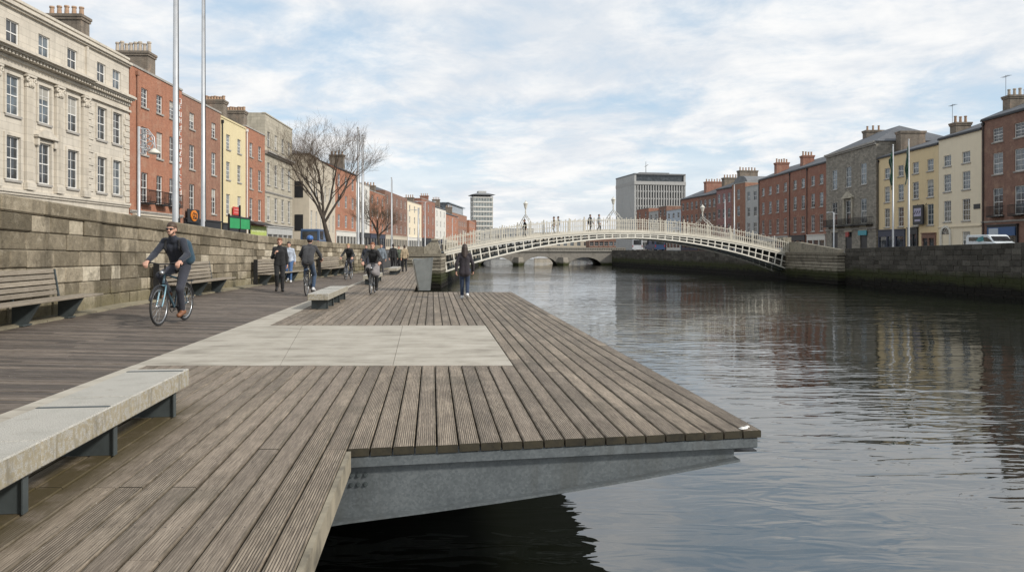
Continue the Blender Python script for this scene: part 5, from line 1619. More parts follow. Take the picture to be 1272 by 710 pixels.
def body_prims(J, s, fem, fing):
    P = []
    c = lambda a, b, ra, rb, m=0: P.append(('c', tuple(a*s), tuple(b*s), ra*s, rb*s, m))
    e = lambda ce, r, m=0, Mx=None: P.append(('e', tuple(ce*s), tuple(x*s for x in r), Mx, m))
    up = (J['neck']-J['pelvis']).normalized()
    side = V3((1, 0, 0))
    w = 0.055 if fem else 0.07
    for sx in (-1, 1):
        c(J['pelvis']+side*sx*0.06, J['waist']+side*sx*0.045, 0.098, 0.088)
        c(J['waist']+side*sx*0.045, J['chest']+side*sx*w, 0.088, 0.105)
        c(J['chest']+side*sx*w, J['neck']+side*sx*0.05-up*0.05, 0.10, 0.06)
    for nm in 'LR':
        c(J['neck']-up*0.05, J['sh'+nm], 0.055, 0.058)
        c(J['sh'+nm], J['elb'+nm], 0.052, 0.041); c(J['elb'+nm], J['wri'+nm], 0.041, 0.027)
        c(J['hip'+nm], J['knee'+nm], 0.083, 0.056); c(J['knee'+nm], J['ank'+nm], 0.054, 0.036)
        c(J['heel'+nm], J['toe'+nm], 0.038, 0.033); c(J['ank'+nm], J['heel'+nm], 0.036, 0.036)
        # hand
        d = J['hd'+nm].normalized(); pn = J['pn'+nm]; pn = (pn-d*pn.dot(d)).normalized(); sd = d.cross(pn).normalized()
        w0 = J['wri'+nm]
        for q in (-0.026, -0.009, 0.009, 0.026): c(w0+d*0.02+sd*q*0.7, w0+d*0.085+sd*q, 0.015, 0.0135)
        for q, l in ((-0.031, 0.062), (-0.0105, 0.078), (0.0105, 0.084), (0.031, 0.074)):
            a = w0+d*0.088+sd*q; b_ = a+(d*0.85+pn*0.5).normalized()*l*0.55; t = b_+(d*0.35+pn*0.95).normalized()*l*0.5
            c(a, b_, fing, fing*0.95); c(b_, t, fing*0.95, fing*0.85)
        th = -1 if sd.dot(V3((0, 1, 0))) < 0 else 1
        a = w0+d*0.03+sd*th*0.03; b_ = a+(d*0.6+sd*th*0.7+pn*0.3).normalized()*0.04; t = b_+(d*0.9+pn*0.5).normalized()*0.032
        c(a, b_, fing*1.25, fing*1.1); c(b_, t, fing*1.1, fing*0.95)
    hd = J['head']
    c(J['neck']-up*0.03, hd+V3((0, -0.02, -0.06)), 0.056 if not fem else 0.048, 0.052 if not fem else 0.045)
    e(hd+V3((0, -0.012, 0.02)), (0.074, 0.094, 0.100)); e(hd+V3((0, 0.022, -0.055)), (0.054, 0.064, 0.062))
    c(hd+V3((0, 0.085, 0.012)), hd+V3((0, 0.104, -0.024)), 0.010, 0.015)         # nose
    c(hd+V3((-0.014, 0.074, -0.062)), hd+V3((0.014, 0.074, -0.062)), 0.014, 0.014)  # mouth
    c(hd+V3((0, 0.066, -0.098)), hd+V3((0, 0.060, -0.094)), 0.018, 0.018)         # chin
    for sx in (-1, 1):
        e(hd+V3((sx*0.077, -0.008, -0.008)), (0.012, 0.02, 0.032))
        c(hd+V3((sx*0.015, 0.082, 0.028)), hd+V3((sx*0.05, 0.066, 0.026)), 0.011, 0.010)  # brow
    return P

def person(label, J, loc, rz, height, top, bottom, shoe, hair, fem=False, long_hair=False, jacket_len=0.0, skirt=None, res=0.012, group=None, face=True, helmet=None, glasses=False, beard=False, collar=True, bare_arms=False):
    s = height/1.75
    fing = 0.0095 if res < 0.011 else res*0.82/s
    body = surf_obj('person', body_prims(J, s, fem, fing), [M['skin']], res, None, 0.022)
    body.location = loc; body.rotation_euler = (0, 0, rz)
    tag(body, label, 'person', group)
    up = (J['neck']-J['pelvis']).normalized(); side = V3((1, 0, 0)); w = 0.055 if fem else 0.07
    def caps(lst): return [('c', tuple(a*s), tuple(b*s), ra*s, rb*s, 0) for a, b, ra, rb in lst]
    T = []
    hem = J['pelvis']-up*(0.02+jacket_len)
    for sx in (-1, 1):
        T += [(hem+side*sx*0.07, J['waist']+side*sx*0.05, 0.118+jacket_len*0.12, 0.112), (J['waist']+side*sx*0.05, J['chest']+side*sx*w, 0.112, 0.120), (J['chest']+side*sx*w, J['neck']+side*sx*0.05-up*0.07, 0.112, 0.07)]
    for nm in 'LR':
        mid = J['elb'+nm]+(J['wri'+nm]-J['elb'+nm])*0.93
        T += [(J['neck']-up*0.04, J['sh'+nm], 0.058, 0.066), (J['sh'+nm], J['elb'+nm], 0.066, 0.055)]
        if not bare_arms: T += [(J['elb'+nm], mid, 0.058, 0.045)]
    if collar: T += [(J['neck']-up*0.03, J['neck']+up*0.02, 0.072, 0.068)]
    surf_obj('jacket', caps(T), [top], res*1.1, body, 0.03)
    L = []
    for nm in 'LR':
        an = J['ank'+nm]+V3((0, 0, 0.03))
        L += [(J['hip'+nm], J['knee'+nm], 0.098, 0.07), (J['knee'+nm], an, 0.068, 0.055), (J['pelvis'], J['hip'+nm], 0.10, 0.10)]
    surf_obj('trousers', caps(L), [bottom], res*1.1, body, 0.025)
    if skirt is not None:
        K = []
        mids = []
        for nm in 'LR':
            kn = J['hip'+nm]+(J['knee'+nm]-J['hip'+nm])*0.8
            K += [(J['hip'+nm], kn, 0.115, 0.105)]
            mids.append(kn)
        a, b_ = mids
        for q in (0.33, 0.66):
            K += [((J['hipL']*(1-q)+J['hipR']*q), a*(1-q)+b_*q+V3((0, 0.02, 0)), 0.12, 0.10)]
        K += [(a, b_, 0.10, 0.10), (J['pelvis'], J['pelvis']-up*0.04, 0.14, 0.14)]
        surf_obj('skirt', caps(K), [skirt], res*1.2, body, 0.08)
    for nm in 'LR':
        surf_obj('shoe', caps([(J['heel'+nm]+V3((0, 0, -0.004)), J['toe'+nm]+V3((0, 0, -0.002)), 0.046, 0.042), (J['ank'+nm]+V3((0, 0, 0.01)), J['heel'+nm], 0.045, 0.045)]), [shoe], max(0.010, res*0.9), body, 0.03)
    hd = J['head']
    Hh = [('e', tuple((hd+V3((0, -0.020, 0.056)))*s), tuple(x*s for x in (0.083, 0.101, 0.090)), None, 0),
          ('e', tuple((hd+V3((0, -0.052, 0.0)))*s), tuple(x*s for x in (0.080, 0.066, 0.085)), None, 0)]
    if long_hair:
        Hh += caps([(hd+V3((0, -0.07, 0.0)), hd+V3((0, -0.10, -0.26)), 0.075, 0.075), (hd+V3((-0.065, -0.03, 0)), hd+V3((-0.075, -0.06, -0.2)), 0.035, 0.04), (hd+V3((0.065, -0.03, 0)), hd+V3((0.075, -0.06, -0.2)), 0.035, 0.04)])
    surf_obj('hair', Hh, [hair], res, body, 0.03)
    if helmet is not None:
        surf_obj('helmet', [('e', tuple((hd+V3((0, -0.012, 0.072)))*s), tuple(x*s for x in (0.102, 0.132, 0.096)), None, 0)], [helmet], res, body, 0.02)
    if beard:
        surf_obj('beard', caps([(hd+V3((-0.05, 0.03, -0.05)), hd+V3((0, 0.072, -0.098)), 0.018, 0.022), (hd+V3((0.05, 0.03, -0.05)), hd+V3((0, 0.072, -0.098)), 0.018, 0.022), (hd+V3((-0.02, 0.086, -0.046)), hd+V3((0.02, 0.086, -0.046)), 0.008, 0.008)]), [hair], 0.007, body, 0.01)
    if face:
        for sx in (-1, 1):
            m = MB(); m.sphere(tuple((hd+V3((sx*0.032, 0.074, 0.006)))*s), (0.013*s, 0.010*s, 0.008*s), n=8); m.build('eye', M['eye'], body, True)
        m = MB(); m.sphere(tuple((hd+V3((0, 0.088, -0.062)))*s), (0.022*s, 0.004*s, 0.006*s), n=8); m.build('mouth', M['lips'], body, True)
    if glasses:
        m = MB()
        for sx in (-1, 1):
            m.sphere(tuple((hd+V3((sx*0.034, 0.092, 0.010)))*s), (0.031*s, 0.012*s, 0.022*s), n=10); m.tube(tuple((hd+V3((sx*0.062, 0.085, 0.016)))*s), tuple((hd+V3((sx*0.078, -0.01, 0.014)))*s), 0.004)
        m.tube(tuple((hd+V3((-0.02, 0.1, 0.016)))*s), tuple((hd+V3((0.02, 0.1, 0.016)))*s), 0.005)
        m.build('sunglasses', M['black'], body, True)
    return body

# ------------------------------------------------------------------ bicycles
M['tyre'] = plain('black rubber', (0.02, 0.02, 0.02), 0.8)
M['chrome'] = plain('worn chrome', (0.45, 0.46, 0.47), 0.3, 0.9)
M['leather'] = plain('dark saddle', (0.022, 0.018, 0.016), 0.6)
def bicycle(label, loc, rz, paint, s=1.0, phase='R', basket=False, group='bicycles being ridden', fork=None):
    root = empty('bicycle', loc, rz); root.scale = (s, s, s)
    tag(root, label, 'bicycle', group)
    RW_, FW, r = -0.45, 0.60, 0.335
    for y in (RW_, FW):
        m = MB(); m.ring((0, y, 0.345), r-0.015, 0.019, 'x', 40, 8); t = m.build('wheel', M['tyre'], root, True)
        m = MB(); m.ring((0, y, 0.345), r-0.042, 0.011, 'x', 40, 6); m.tube((-0.045, y, 0.345), (0.045, y, 0.345), 0.02); m.build('rim', M['chrome'], t, True)
        m = MB()
        for i in range(18):
            q = 2*math.pi*i/18; sx = 0.03 if i % 2 else -0.03
            m.tube((sx, y, 0.345), (0, y+(r-0.045)*math.cos(q), 0.345+(r-0.045)*math.sin(q)), 0.0022, n=4, caps=False)
        m.build('spokes', M['chrome'], t)
        m = MB()
        P = [(0, y+(r+0.028)*math.cos(q), 0.345+(r+0.028)*math.sin(q)) for q in [R(20)+R(150)*i/14 for i in range(15)]]
        m.path(P, 0.022, 6); m.build('mudguard', M['black'], root, True)
    m = MB()
    bb, st, hd0, hd1 = (0, 0, 0.29), (0, -0.17, 0.80), (0, 0.40, 0.90), (0, 0.44, 0.74)
    for a, b_, ra in ((bb, st, 0.018), (st, hd0, 0.018), (bb, hd1, 0.021), (hd0, hd1, 0.021)): m.tube(a, b_, ra, n=10)
    for sx in (-1, 1):
        m.tube((sx*0.02, 0, 0.29), (sx*0.055, RW_, 0.345), 0.011); m.tube((sx*0.015, -0.16, 0.78), (sx*0.055, RW_, 0.345), 0.009)
    m.build('frame', paint, root, True)
    m = MB()
    for sx in (-1, 1): m.path([(sx*0.05, 0.45, 0.70), (sx*0.052, 0.49, 0.58), (sx*0.052, 0.56, 0.42), (sx*0.05, 0.60, 0.345)], [0.015, 0.014, 0.012, 0.01], 8)
    m.tube((-0.055, 0.45, 0.70), (0.055, 0.45, 0.70), 0.017); m.build('fork', fork or paint, root, True)
    m = MB()
    m.tube((0, 0.40, 0.90), (0, 0.375, 1.06), 0.014)
    m.path([(-0.31, 0.40, 1.09), (-0.22, 0.46, 1.11), (-0.08, 0.42, 1.08), (0.08, 0.42, 1.08), (0.22, 0.46, 1.11), (0.31, 0.40, 1.09)], 0.0125, 8)
    hb = m.build('handlebar', M['black'], root, True)
    for sx in (-1, 1):
        m = MB(); m.tube((sx*0.23, 0.455, 1.108), (sx*0.33, 0.38, 1.085), 0.019); m.tube((sx*0.2, 0.48, 1.10), (sx*0.29, 0.5, 1.07), 0.007); m.build('grip', M['leather'], hb, True)
    m = MB(); m.sphere((0, 0.49, 0.93), (0.04, 0.05, 0.04), n=10); m.build('headlight', M['chrome'], root, True)
    m = MB(); m.tube(st, (0, -0.225, 0.95), 0.013); m.build('seat_post', M['chrome'], root, True)
    m = MB(); m.sphere((0, -0.28, 0.965), (0.085, 0.11, 0.035), n=12); m.sphere((0, -0.16, 0.965), (0.035, 0.12, 0.026), n=10); m.build('saddle', M['leather'], root, True)
    m = MB(); m.ring((0.045, 0, 0.29), 0.09, 0.008, 'x', 20, 5); m.tube((-0.07, 0, 0.29), (0.07, 0, 0.29), 0.018)
    sg = -1 if phase == 'R' else 1
    m.tube((0.07, 0, 0.29), (0.085, 0.0, 0.29+sg*0.17), 0.010); m.tube((-0.07, 0, 0.29), (-0.085, 0.0, 0.29-sg*0.17), 0.010)
    cr = m.build('crank', M['darksteel'], root)
    for sx, zz in ((1, 0.29+sg*0.17), (-1, 0.29-sg*0.17)):
        m = MB(); m.bbox((sx*0.135-0.045, -0.045, zz-0.011), (sx*0.135+0.045, 0.05, zz+0.011), 0.004); m.build('pedal', M['black'], cr)
    m = MB(); m.tube((0.045, 0.09, 0.30), (0.045, -0.45, 0.37), 0.006, n=4); m.tube((0.045, 0.0, 0.2), (0.045, -0.45, 0.32), 0.006, n=4); m.build('chain', M['darksteel'], root)
    m = MB()
    for sx in (-1, 1): m.tube((sx*0.06, -0.25, 0.74), (sx*0.06, -0.66, 0.74), 0.008); m.tube((sx*0.06, -0.6, 0.74), (sx*0.06, RW_, 0.36), 0.006)
    for i in range(5): m.tube((-0.06, -0.3-i*0.08, 0.74), (0.06, -0.3-i*0.08, 0.74), 0.006)
    m.build('carrier', M['black'], root)
    if basket:
        m = MB()
        for i in range(5): m.ring((0, 0.62, 0.86+i*0.055), 0.14+i*0.012, 0.005, 'z', 16, 4)
        for i in range(16): q = 2*math.pi*i/16; m.tube((0.14*math.cos(q), 0.62+0.14*math.sin(q), 0.86), (0.19*math.cos(q), 0.62+0.19*math.sin(q), 1.08), 0.004, n=4)
        m.build('basket', M['leather'], root)
    return root
paint_blue = plain('pale blue enamel', (0.20, 0.36, 0.44), 0.35, var=0.06, coat=0.5)
paint_black = plain('black enamel', (0.02, 0.02, 0.022), 0.35, coat=0.5)
paint_grey = plain('grey blue enamel', (0.12, 0.14, 0.17), 0.35, coat=0.5)
hair_brown = plain('brown hair', (0.06, 0.035, 0.02), 0.6, var=0.4, scale=20)
hair_dark = plain('dark brown hair', (0.035, 0.022, 0.016), 0.6, var=0.4, scale=20)
hair_red = plain('auburn hair', (0.16, 0.06, 0.025), 0.6, var=0.4, scale=20)
hair_fair = plain('fair hair', (0.30, 0.19, 0.09), 0.6, var=0.3, scale=20)
navy = cloth('navy shell jacket', (0.018, 0.022, 0.034)); jeans_dark = cloth('charcoal navy jeans', (0.026, 0.028, 0.04))
blackc = cloth('black cloth', (0.012, 0.012, 0.013)); charcoal = cloth('charcoal wool', (0.035, 0.035, 0.038))
bluejean = cloth('blue denim', (0.05, 0.11, 0.24)); midjean = cloth('mid blue denim', (0.035, 0.06, 0.105))
greyskirt = cloth('grey wool skirt', (0.19, 0.175, 0.175)); pale = cloth('pale blue shirt', (0.42, 0.47, 0.55))
tan = cloth('tan coat', (0.32, 0.25, 0.16)); sage = cloth('sage green jacket', (0.12, 0.15, 0.105)); greycloth = cloth('grey blue coat', (0.16, 0.19, 0.22))
plum = cloth('dark plum padded jacket', (0.024, 0.019, 0.024))
shoe_tan = plain('tan leather boot', (0.20, 0.085, 0.04), 0.5); shoe_white = plain('white trainer', (0.6, 0.6, 0.6), 0.6); shoe_dark = plain('dark shoe', (0.02, 0.018, 0.018), 0.5)

# bearded cyclist
S = 1.10
loc = (-6.80, 14.6, walk_z(-6.80, 14.6)); rz = R(181)
bicycle('dark blue city bicycle with pale blue fork under the bearded rider with sunglasses', loc, rz, plain('dark blue enamel', (0.025, 0.055, 0.075), 0.35, var=0.06, coat=0.5), S, 'L', fork=paint_blue)
J = cycle_pose('L'); J['head'] = V3((0.0, 0.125, 1.70))
pc = person('bearded cyclist in navy jacket and sunglasses riding toward the viewer', J, loc, rz, 1.75*S, navy, jeans_dark, shoe_tan, hair_brown, res=0.0095, beard=True, glasses=True)
bk = surf_obj('backpack', [('c', (-0.15, -0.24, 1.17), (-0.14, -0.13, 1.42), 0.12, 0.11, 0), ('c', (0.05, -0.22, 1.18), (0.05, -0.12, 1.42), 0.11, 0.10, 0), ('c', (-0.16, -0.32, 1.18), (0.02, -0.32, 1.18), 0.075, 0.075, 0)], [cloth('teal blue backpack', (0.02, 0.055, 0.085))], 0.015)
for sx in (-1, 1):
    surf_obj('strap', [('c', (sx*0.10, -0.08, 1.50), (sx*0.12, 0.09, 1.50), 0.022, 0.022, 0), ('c', (sx*0.12, 0.09, 1.50), (sx*0.13, 0.10, 1.36), 0.022, 0.02, 0), ('c', (sx*0.13, 0.10, 1.36), (sx*0.15, -0.10, 1.22), 0.02, 0.018, 0)], [blackc], 0.012, bk)
bk.location = loc; bk.rotation_euler = (0, 0, rz); bk.scale = (S, S, S)
tag(bk, 'teal blue backpack worn by the bearded cyclist', 'backpack')
# helmeted cyclist seen from behind
loc = (-6.63, 23.7, walk_z(-6.63, 23.7)); rz = R(5)
bicycle('black bicycle ridden away by the person in the blue helmet', loc, rz, paint_black, 1.05, 'R')
person('cyclist in grey top and blue helmet riding away, seen from behind', cycle_pose('R'), loc, rz, 1.75*1.05, charcoal, midjean, shoe_white, hair_dark, res=0.014, helmet=plain('blue helmet', (0.04, 0.12, 0.33), 0.35), face=False)
# distant cyclist toward us
loc = (-7.95, 35.3, walk_z(-7.95, 35.3)); rz = R(178)
bicycle('grey blue bicycle of the far rider close to the stone wall', loc, rz, paint_grey, 0.95, 'R', basket=True)
person('fair haired cyclist in black approaching in the distance by the stone wall', cycle_pose('R'), loc, rz, 1.75*0.95, blackc, jeans_dark, shoe_dark, hair_fair, True, res=0.016)
# rider in a skirt
loc = (-4.72, 24.6, 0.004); rz = R(183)
bicycle('black step-through bicycle of the rider in the grey skirt', loc, rz, paint_black, 0.95, 'L')
person('red haired cyclist in black top and grey skirt approaching on the boards', cycle_pose('L'), loc, rz, 1.75*0.95, blackc, blackc, shoe_dark, hair_red, True, res=0.014, skirt=greyskirt)
# person standing at the left, walking away a little turned
J = stand_pose(0.05, 0.1); J['wriR'] = J['elbR']+V3((-0.08, 0.18, 0.12)); J['hdR'] = V3((-0.3, 0.5, 0.6))
lx = (347.5-636)/900*25.0
person('auburn haired pedestrian all in black standing by the slatted bench', J, (lx, 25.0, walk_z(lx, 25)), R(196), 1.83, blackc, blackc, shoe_dark, hair_red, True, res=0.013, jacket_len=0.03)
# walker half hidden behind the pedestrian in black
lx = (359.0-636)/900*31.0
person('walker in pale shirt and bright blue jeans half hidden by the pedestrian in black', stand_pose(0.13, 0.1), (lx, 31.0, walk_z(lx, 31)), R(188), 1.72, pale, bluejean, shoe_white, hair_dark, res=0.016)
# woman on the far end of the deck
J = stand_pose(0.10, 0.25); 
person('long haired woman in dark padded jacket and jeans walking away at the deck end', J, (-1.45, 22.2, 0.004), R(2), 1.66, plum, cloth('indigo jeans', (0.022, 0.038, 0.075)), shoe_white, hair_dark, True, True, jacket_len=0.10, res=0.012, face=False)
# walkers by the steps
for i, (px_, Y, hgt, rz, top, bot, hr, lab, st) in enumerate([
   (488.5, 47.0, 1.82, 5, blackc, blackc, hair_dark, 'tallest of the distant walkers, dressed in black, beside the small granite bench', 0.14),
   (495.5, 48.5, 1.70, 170, sage, charcoal, hair_brown, 'distant walker in a sage green jacket', -0.1),
   (502.5, 47.5, 1.74, 20, tan, blackc, hair_dark, 'distant walker in a tan coat near the abutment', 0.12),
   (473.5, 42.0, 1.80, 185, greycloth, charcoal, hair_dark, 'distant walker in a grey blue coat behind the rider in the skirt', 0.13),
   (455.0, 44.0, 1.72, 180, navy, jeans_dark, hair_dark, 'distant walker in navy left of the rider in the grey skirt', 0.1)]):
    x = (px_-636)/900*Y
    person(lab, stand_pose(st), (x, Y, walk_z(x, Y)+0.004), R(rz), hgt, top, bot, shoe_dark, hr, res=0.018, group='distant walkers on the promenade')
# people on the footbridge
fb = bpy.data.objects['footbridge']
def on_bridge(t, y): 
    q = fb.matrix_basis @ V3((t*LEN, y, zf(t)-0.01)); return (q.x, q.y, q.z)
for i, (t, y, rz, top, bot, hr, lab, st) in enumerate([
   (0.208, 0.8, 110, blackc, jeans_dark, hair_dark, 'dark figure on the footbridge below the first lamp arch', 0.12),
   (0.385, 1.0, -60, charcoal, blackc, hair_dark, 'footbridge walker in charcoal, left of the pair near mid span', 0.13),
   (0.412, 1.2, -75, greycloth, jeans_dark, hair_brown, 'footbridge walker in grey blue, right of the pair near mid span', -0.12),
   (0.305, 2.7, 100, tan, charcoal, hair_brown, 'figure in tan at the far railing of the footbridge', 0.05),
   (0.318, 2.8, 95, blackc, jeans_dark, hair_dark, 'figure in black at the far railing of the footbridge', 0.04)]):
    person(lab, stand_pose(st), on_bridge(t, y), R(rz), 1.76, top, bot, shoe_dark, hr, res=0.024, group='people on the footbridge', face=False)

# ------------------------------------------------------------------ bare trees
M['bark'] = plain('dark winter bark', (0.052, 0.041, 0.031), 0.9, var=0.35, scale=9, bump=0.5)
M['twig'] = plain('bare twigs', (0.115, 0.082, 0.055), 0.9, var=0.3)
def bare_tree(label, loc, height, spread, seed, trunk_h, r0, lean=(0, 0)):
    rnd = random.Random(seed)
    root = empty('bare_tree', loc)
    tag(root, label, 'tree', 'bare trees behind the wall')
    tm = MB(); cm = MB()
    P = []; n = 7
    for i in range(n+1):
        q = i/n; P.append((lean[0]*q*q+0.05*math.sin(q*5+seed), lean[1]*q+0.04*math.cos(q*4), trunk_h*q))
    tm.path(P, [r0*(1.25 if i == 0 else 1-0.45*i/n) for i in range(n+1)], 10)
    tips = [0]
    def grow(p, d, L, r, lvl):
        k = 5; pts = [p]; dd = d.copy()
        for i in range(k):
            dd = (dd+V3((rnd.gauss(0, 0.13), rnd.gauss(0, 0.13), rnd.gauss(0.045, 0.08)))).normalized()
            pts.append(pts[-1]+dd*L/k)
        (tm if lvl < 2 else cm).path(pts, [r*(1-0.5*i/k) for i in range(k+1)], 6 if lvl < 2 else (4 if lvl < 4 else 3), caps=False)
        if lvl >= 5 or tips[0] > 40000: return
        nb = {0: 4, 1: 4, 2: 4, 3: 4, 4: 3}[lvl]
        for j in range(nb):
            q = 0.35+0.65*(j+rnd.random()*0.7)/nb; i = min(k-1, int(q*k)); base = pts[i]+(pts[i+1]-pts[i])*(q*k-i)
            ang = rnd.uniform(0.35, 0.85); ax_ = dd.orthogonal().normalized(); ax_.rotate(Matrix.Rotation(rnd.uniform(0, 6.28), 3, dd))
            nd = (dd*math.cos(ang)+ax_*math.sin(ang)); nd.z += 0.12; nd.normalize()
            tips[0] += 1
            grow(base, nd, L*rnd.uniform(0.55, 0.78), max(0.0038, r*0.46*rnd.uniform(0.75, 1.0)), lvl+1)
    top = V3(P[-1])
    for j in range(6):
        a = 2*math.pi*j/6+rnd.uniform(-0.4, 0.4); out = rnd.uniform(0.45, 0.95)*spread
        d = V3((math.cos(a)*out, math.sin(a)*out, 1.0)).normalized()
        start = V3(P[-1-rnd.choice([0, 0, 1, 2])])
        grow(start, d, (height-trunk_h)*rnd.uniform(0.42, 0.55), r0*0.42, 0)
    tm.build('trunk', M['bark'], root, True)
    cm.build('crown', M['twig'], root)
    return root
bare_tree('large bare winter tree behind the wall, its twigs reaching over the roofs', (-11.5, 45.8, ROAD), 8.9, 0.48, 33, 2.3, 0.20, (-0.45, 0))
bare_tree('smaller bare winter tree further along behind the wall', (-12.0, 65, ROAD), 5.6, 1.0, 12, 1.7, 0.15)

# ------------------------------------------------------------------ poles, lamps, flags
def pole(label, x, y, z0, ztop, r, name='flagpole', cat='flagpole', group='tall pale poles behind the wall', flag=None, extras=True):
    root = empty(name, (x, y, z0)); h = ztop-z0
    tag(root, label, cat, group)
    m = MB(); m.lathe([(r*1.7, 0), (r*1.7, 0.25), (r*1.15, 0.34), (r, 1.0), (r*0.62, h)], n=14); m.build('shaft', M['pole'], root, True)
    if extras:
        m = MB(); m.sphere((0, 0, h+r*0.6), r*0.9, n=10); m.build('finial', M['pole'], root, True)
        m = MB(); m.tube((r*1.05, 0, 1.2), (r*0.68, 0, h-0.1), 0.012, n=5); m.bbox((r*0.9, -0.04, 1.1), (r*1.3, 0.04, 1.35), 0.01); m.build('halyard', M['darksteel'], root)
    return root
pole('nearest and thickest tall pale pole, left of the close pair, rising out of the picture', -10.72, 23.1, ROAD, 11.2, 0.105)
pole('tall pale pole, right and thinner one of the pair rising out of the picture', -10.95, 25.7, ROAD, 11.4, 0.082)
pole('tall thin pole, taller of the two beside the large bare tree', -10.2, 48.0, ROAD, 9.45, 0.10)
pole('tall thin pole, shorter of the two beside the large bare tree', -10.1, 49.0, ROAD, 9.1, 0.10)
pole('thin pole above the small bare tree', -10.3, 62.0, ROAD, 7.5, 0.08)
pole('thin far pole left of the footbridge abutment', -9.7, 75.0, ROAD, 5.6, 0.09)
def lamp(label, x, y, z0, h, rz, group='street lamps', arms=1):
    root = empty('street_lamp', (x, y, z0), rz)
    tag(root, label, 'street lamp', group)
    m = MB(); m.lathe([(0.13, 0), (0.13, 0.5), (0.08, 0.6), (0.055, h)], n=10); m.build('post', M['pole'], root, True)
    for sg in ((1,) if arms == 1 else (-1, 1)):
        m = MB(); m.path([(0, 0, h-0.1), (sg*0.35, 0, h+0.03), (sg*1.1, 0, h+0.05)], 0.035, 6); a = m.build('arm', M['pole'], root, True)
        m = MB(); m.sphere((sg*1.3, 0, h+0.02), (0.34, 0.13, 0.08), n=10); m.build('lamp_head', M['pole'], a, True)
    return root
# lamp with a wrought scroll wreath in front of the brick house
root = empty('street_lamp', (-20.6, 40.0, ROAD), 0.0)
tag(root, 'ornate street lamp with a scrolled wreath, in front of the orange brick house', 'street lamp')
m = MB(); m.lathe([(0.16, 0), (0.16, 0.6), (0.09, 0.75), (0.07, 7.1)], n=10); m.build('post', M['pole'], root, True)
m = MB()
for (cx, cz, r_) in ((0.35, 6.3, 0.42), (0.2, 5.85, 0.25), (0.62, 6.05, 0.22), (0.42, 6.62, 0.2), (0.7, 6.45, 0.15), (0.15, 6.5, 0.16), (0.45, 5.9, 0.15)): m.ring((cx, 0, cz), r_, 0.028, 'y', 18, 5)
m.path([(0, 0, 7.0), (0.5, 0, 6.95), (0.85, 0, 6.5), (0.9, 0, 5.9), (0.85, 0, 5.75)], 0.03, 6)
m.build('scroll_bracket', M['pole'], root, True)
m = MB(); m.lathe([(0.05, 0.2), (0.2, 0.08), (0.34, -0.04), (0.3, -0.1), (0.1, -0.14)], (0.86, 0, 5.7), 12); m.build('lantern', M['white'], root, True)
lamp('street lamp with two arms against the brown brick block beyond the steps', -12.6, 105, ROAD, 7.1, 0.1, arms=2)
lamp('far thin street lamp in front of the ochre block', -15.6, 190, ROAD, 8.2, 0.2, arms=1)
lamp('street lamp standing in front of the cream house past the small bare tree', -17.5, 122, ROAD, 6.8, 0.2, arms=1)
def flagpole(label, x, y, ztop, seed):
    root = pole(label, x, y, RZ, ztop, 0.085, group='flagpoles on the opposite quay', extras=True)
    rnd = random.Random(seed); m = MB()
    n, k = 10, 14; G_ = []
    for i in range(k+1):
        row = []
        for j in range(n+1):
            q = j/n; zz = ztop-RZ-0.35-i*0.2-q*0.9
            row.append((-0.06-0.28*q*(0.7+0.3*math.sin(i*0.7+seed)), 0.10*math.sin(q*13+i*0.35+seed)*(0.3+q), zz))
        G_.append(row)
    for i in range(k):
        for j in range(n):
            m.face([G_[i][j], G_[i][j+1], G_[i+1][j+1], G_[i+1][j]], 0 if j < 5 else (1 if j < 8 else 2))
    m.build('flag', [cloth('green flag cloth', (0.008, 0.085, 0.035)), cloth('white flag cloth', (0.10, 0.14, 0.11)), cloth('dark flag cloth', (0.015, 0.05, 0.03))], root, True)
flagpole('flagpole with a drooping green flag, in front of the first yellow house window column', 34.5, 65.6, 10.8, 1)
flagpole('flagpole with a drooping green flag, in front of the gap between the navy shopfronts', 34.5, 63.0, 10.9, 4)
pole('tall thin pole on the opposite bank rising behind the footbridge railing', 32.0, 104.3, 0.9, 10.5, 0.11, group='poles on the opposite bank')
pole('shorter thin pole beside the taller one behind the footbridge railing', 31.6, 107.5, 0.9, 8.6, 0.10, group='poles on the opposite bank')
lamp('street lamp by the turquoise shop sign of the rubble stone house', 34.2, 77, RZ, 4.4, 1.6, group='street lamps')

# ------------------------------------------------------------------ signs and shop things on the promenade side
def on_front(B, name, label, cat, u, z, fn):
    q = B.root.matrix_basis @ V3((u, 0, z-B.z0))
    o = empty(name, q, B.root.rotation_euler.z); tag(o, label, cat); fn(o); return o
houses = {o['label']: o for o in COL.objects if 'label' in o}
def front(label_part):
    for l, o in houses.items():
        if label_part in l: return o
class Fr:  # light wrapper around a finished facade
    def __init__(s, o): s.root = o; s.z0 = o.location.z
brown = Fr(front('brown brick house of two bays')); yel = Fr(front('narrow pale yellow')); org = Fr(front('orange brick house of two bays between'))
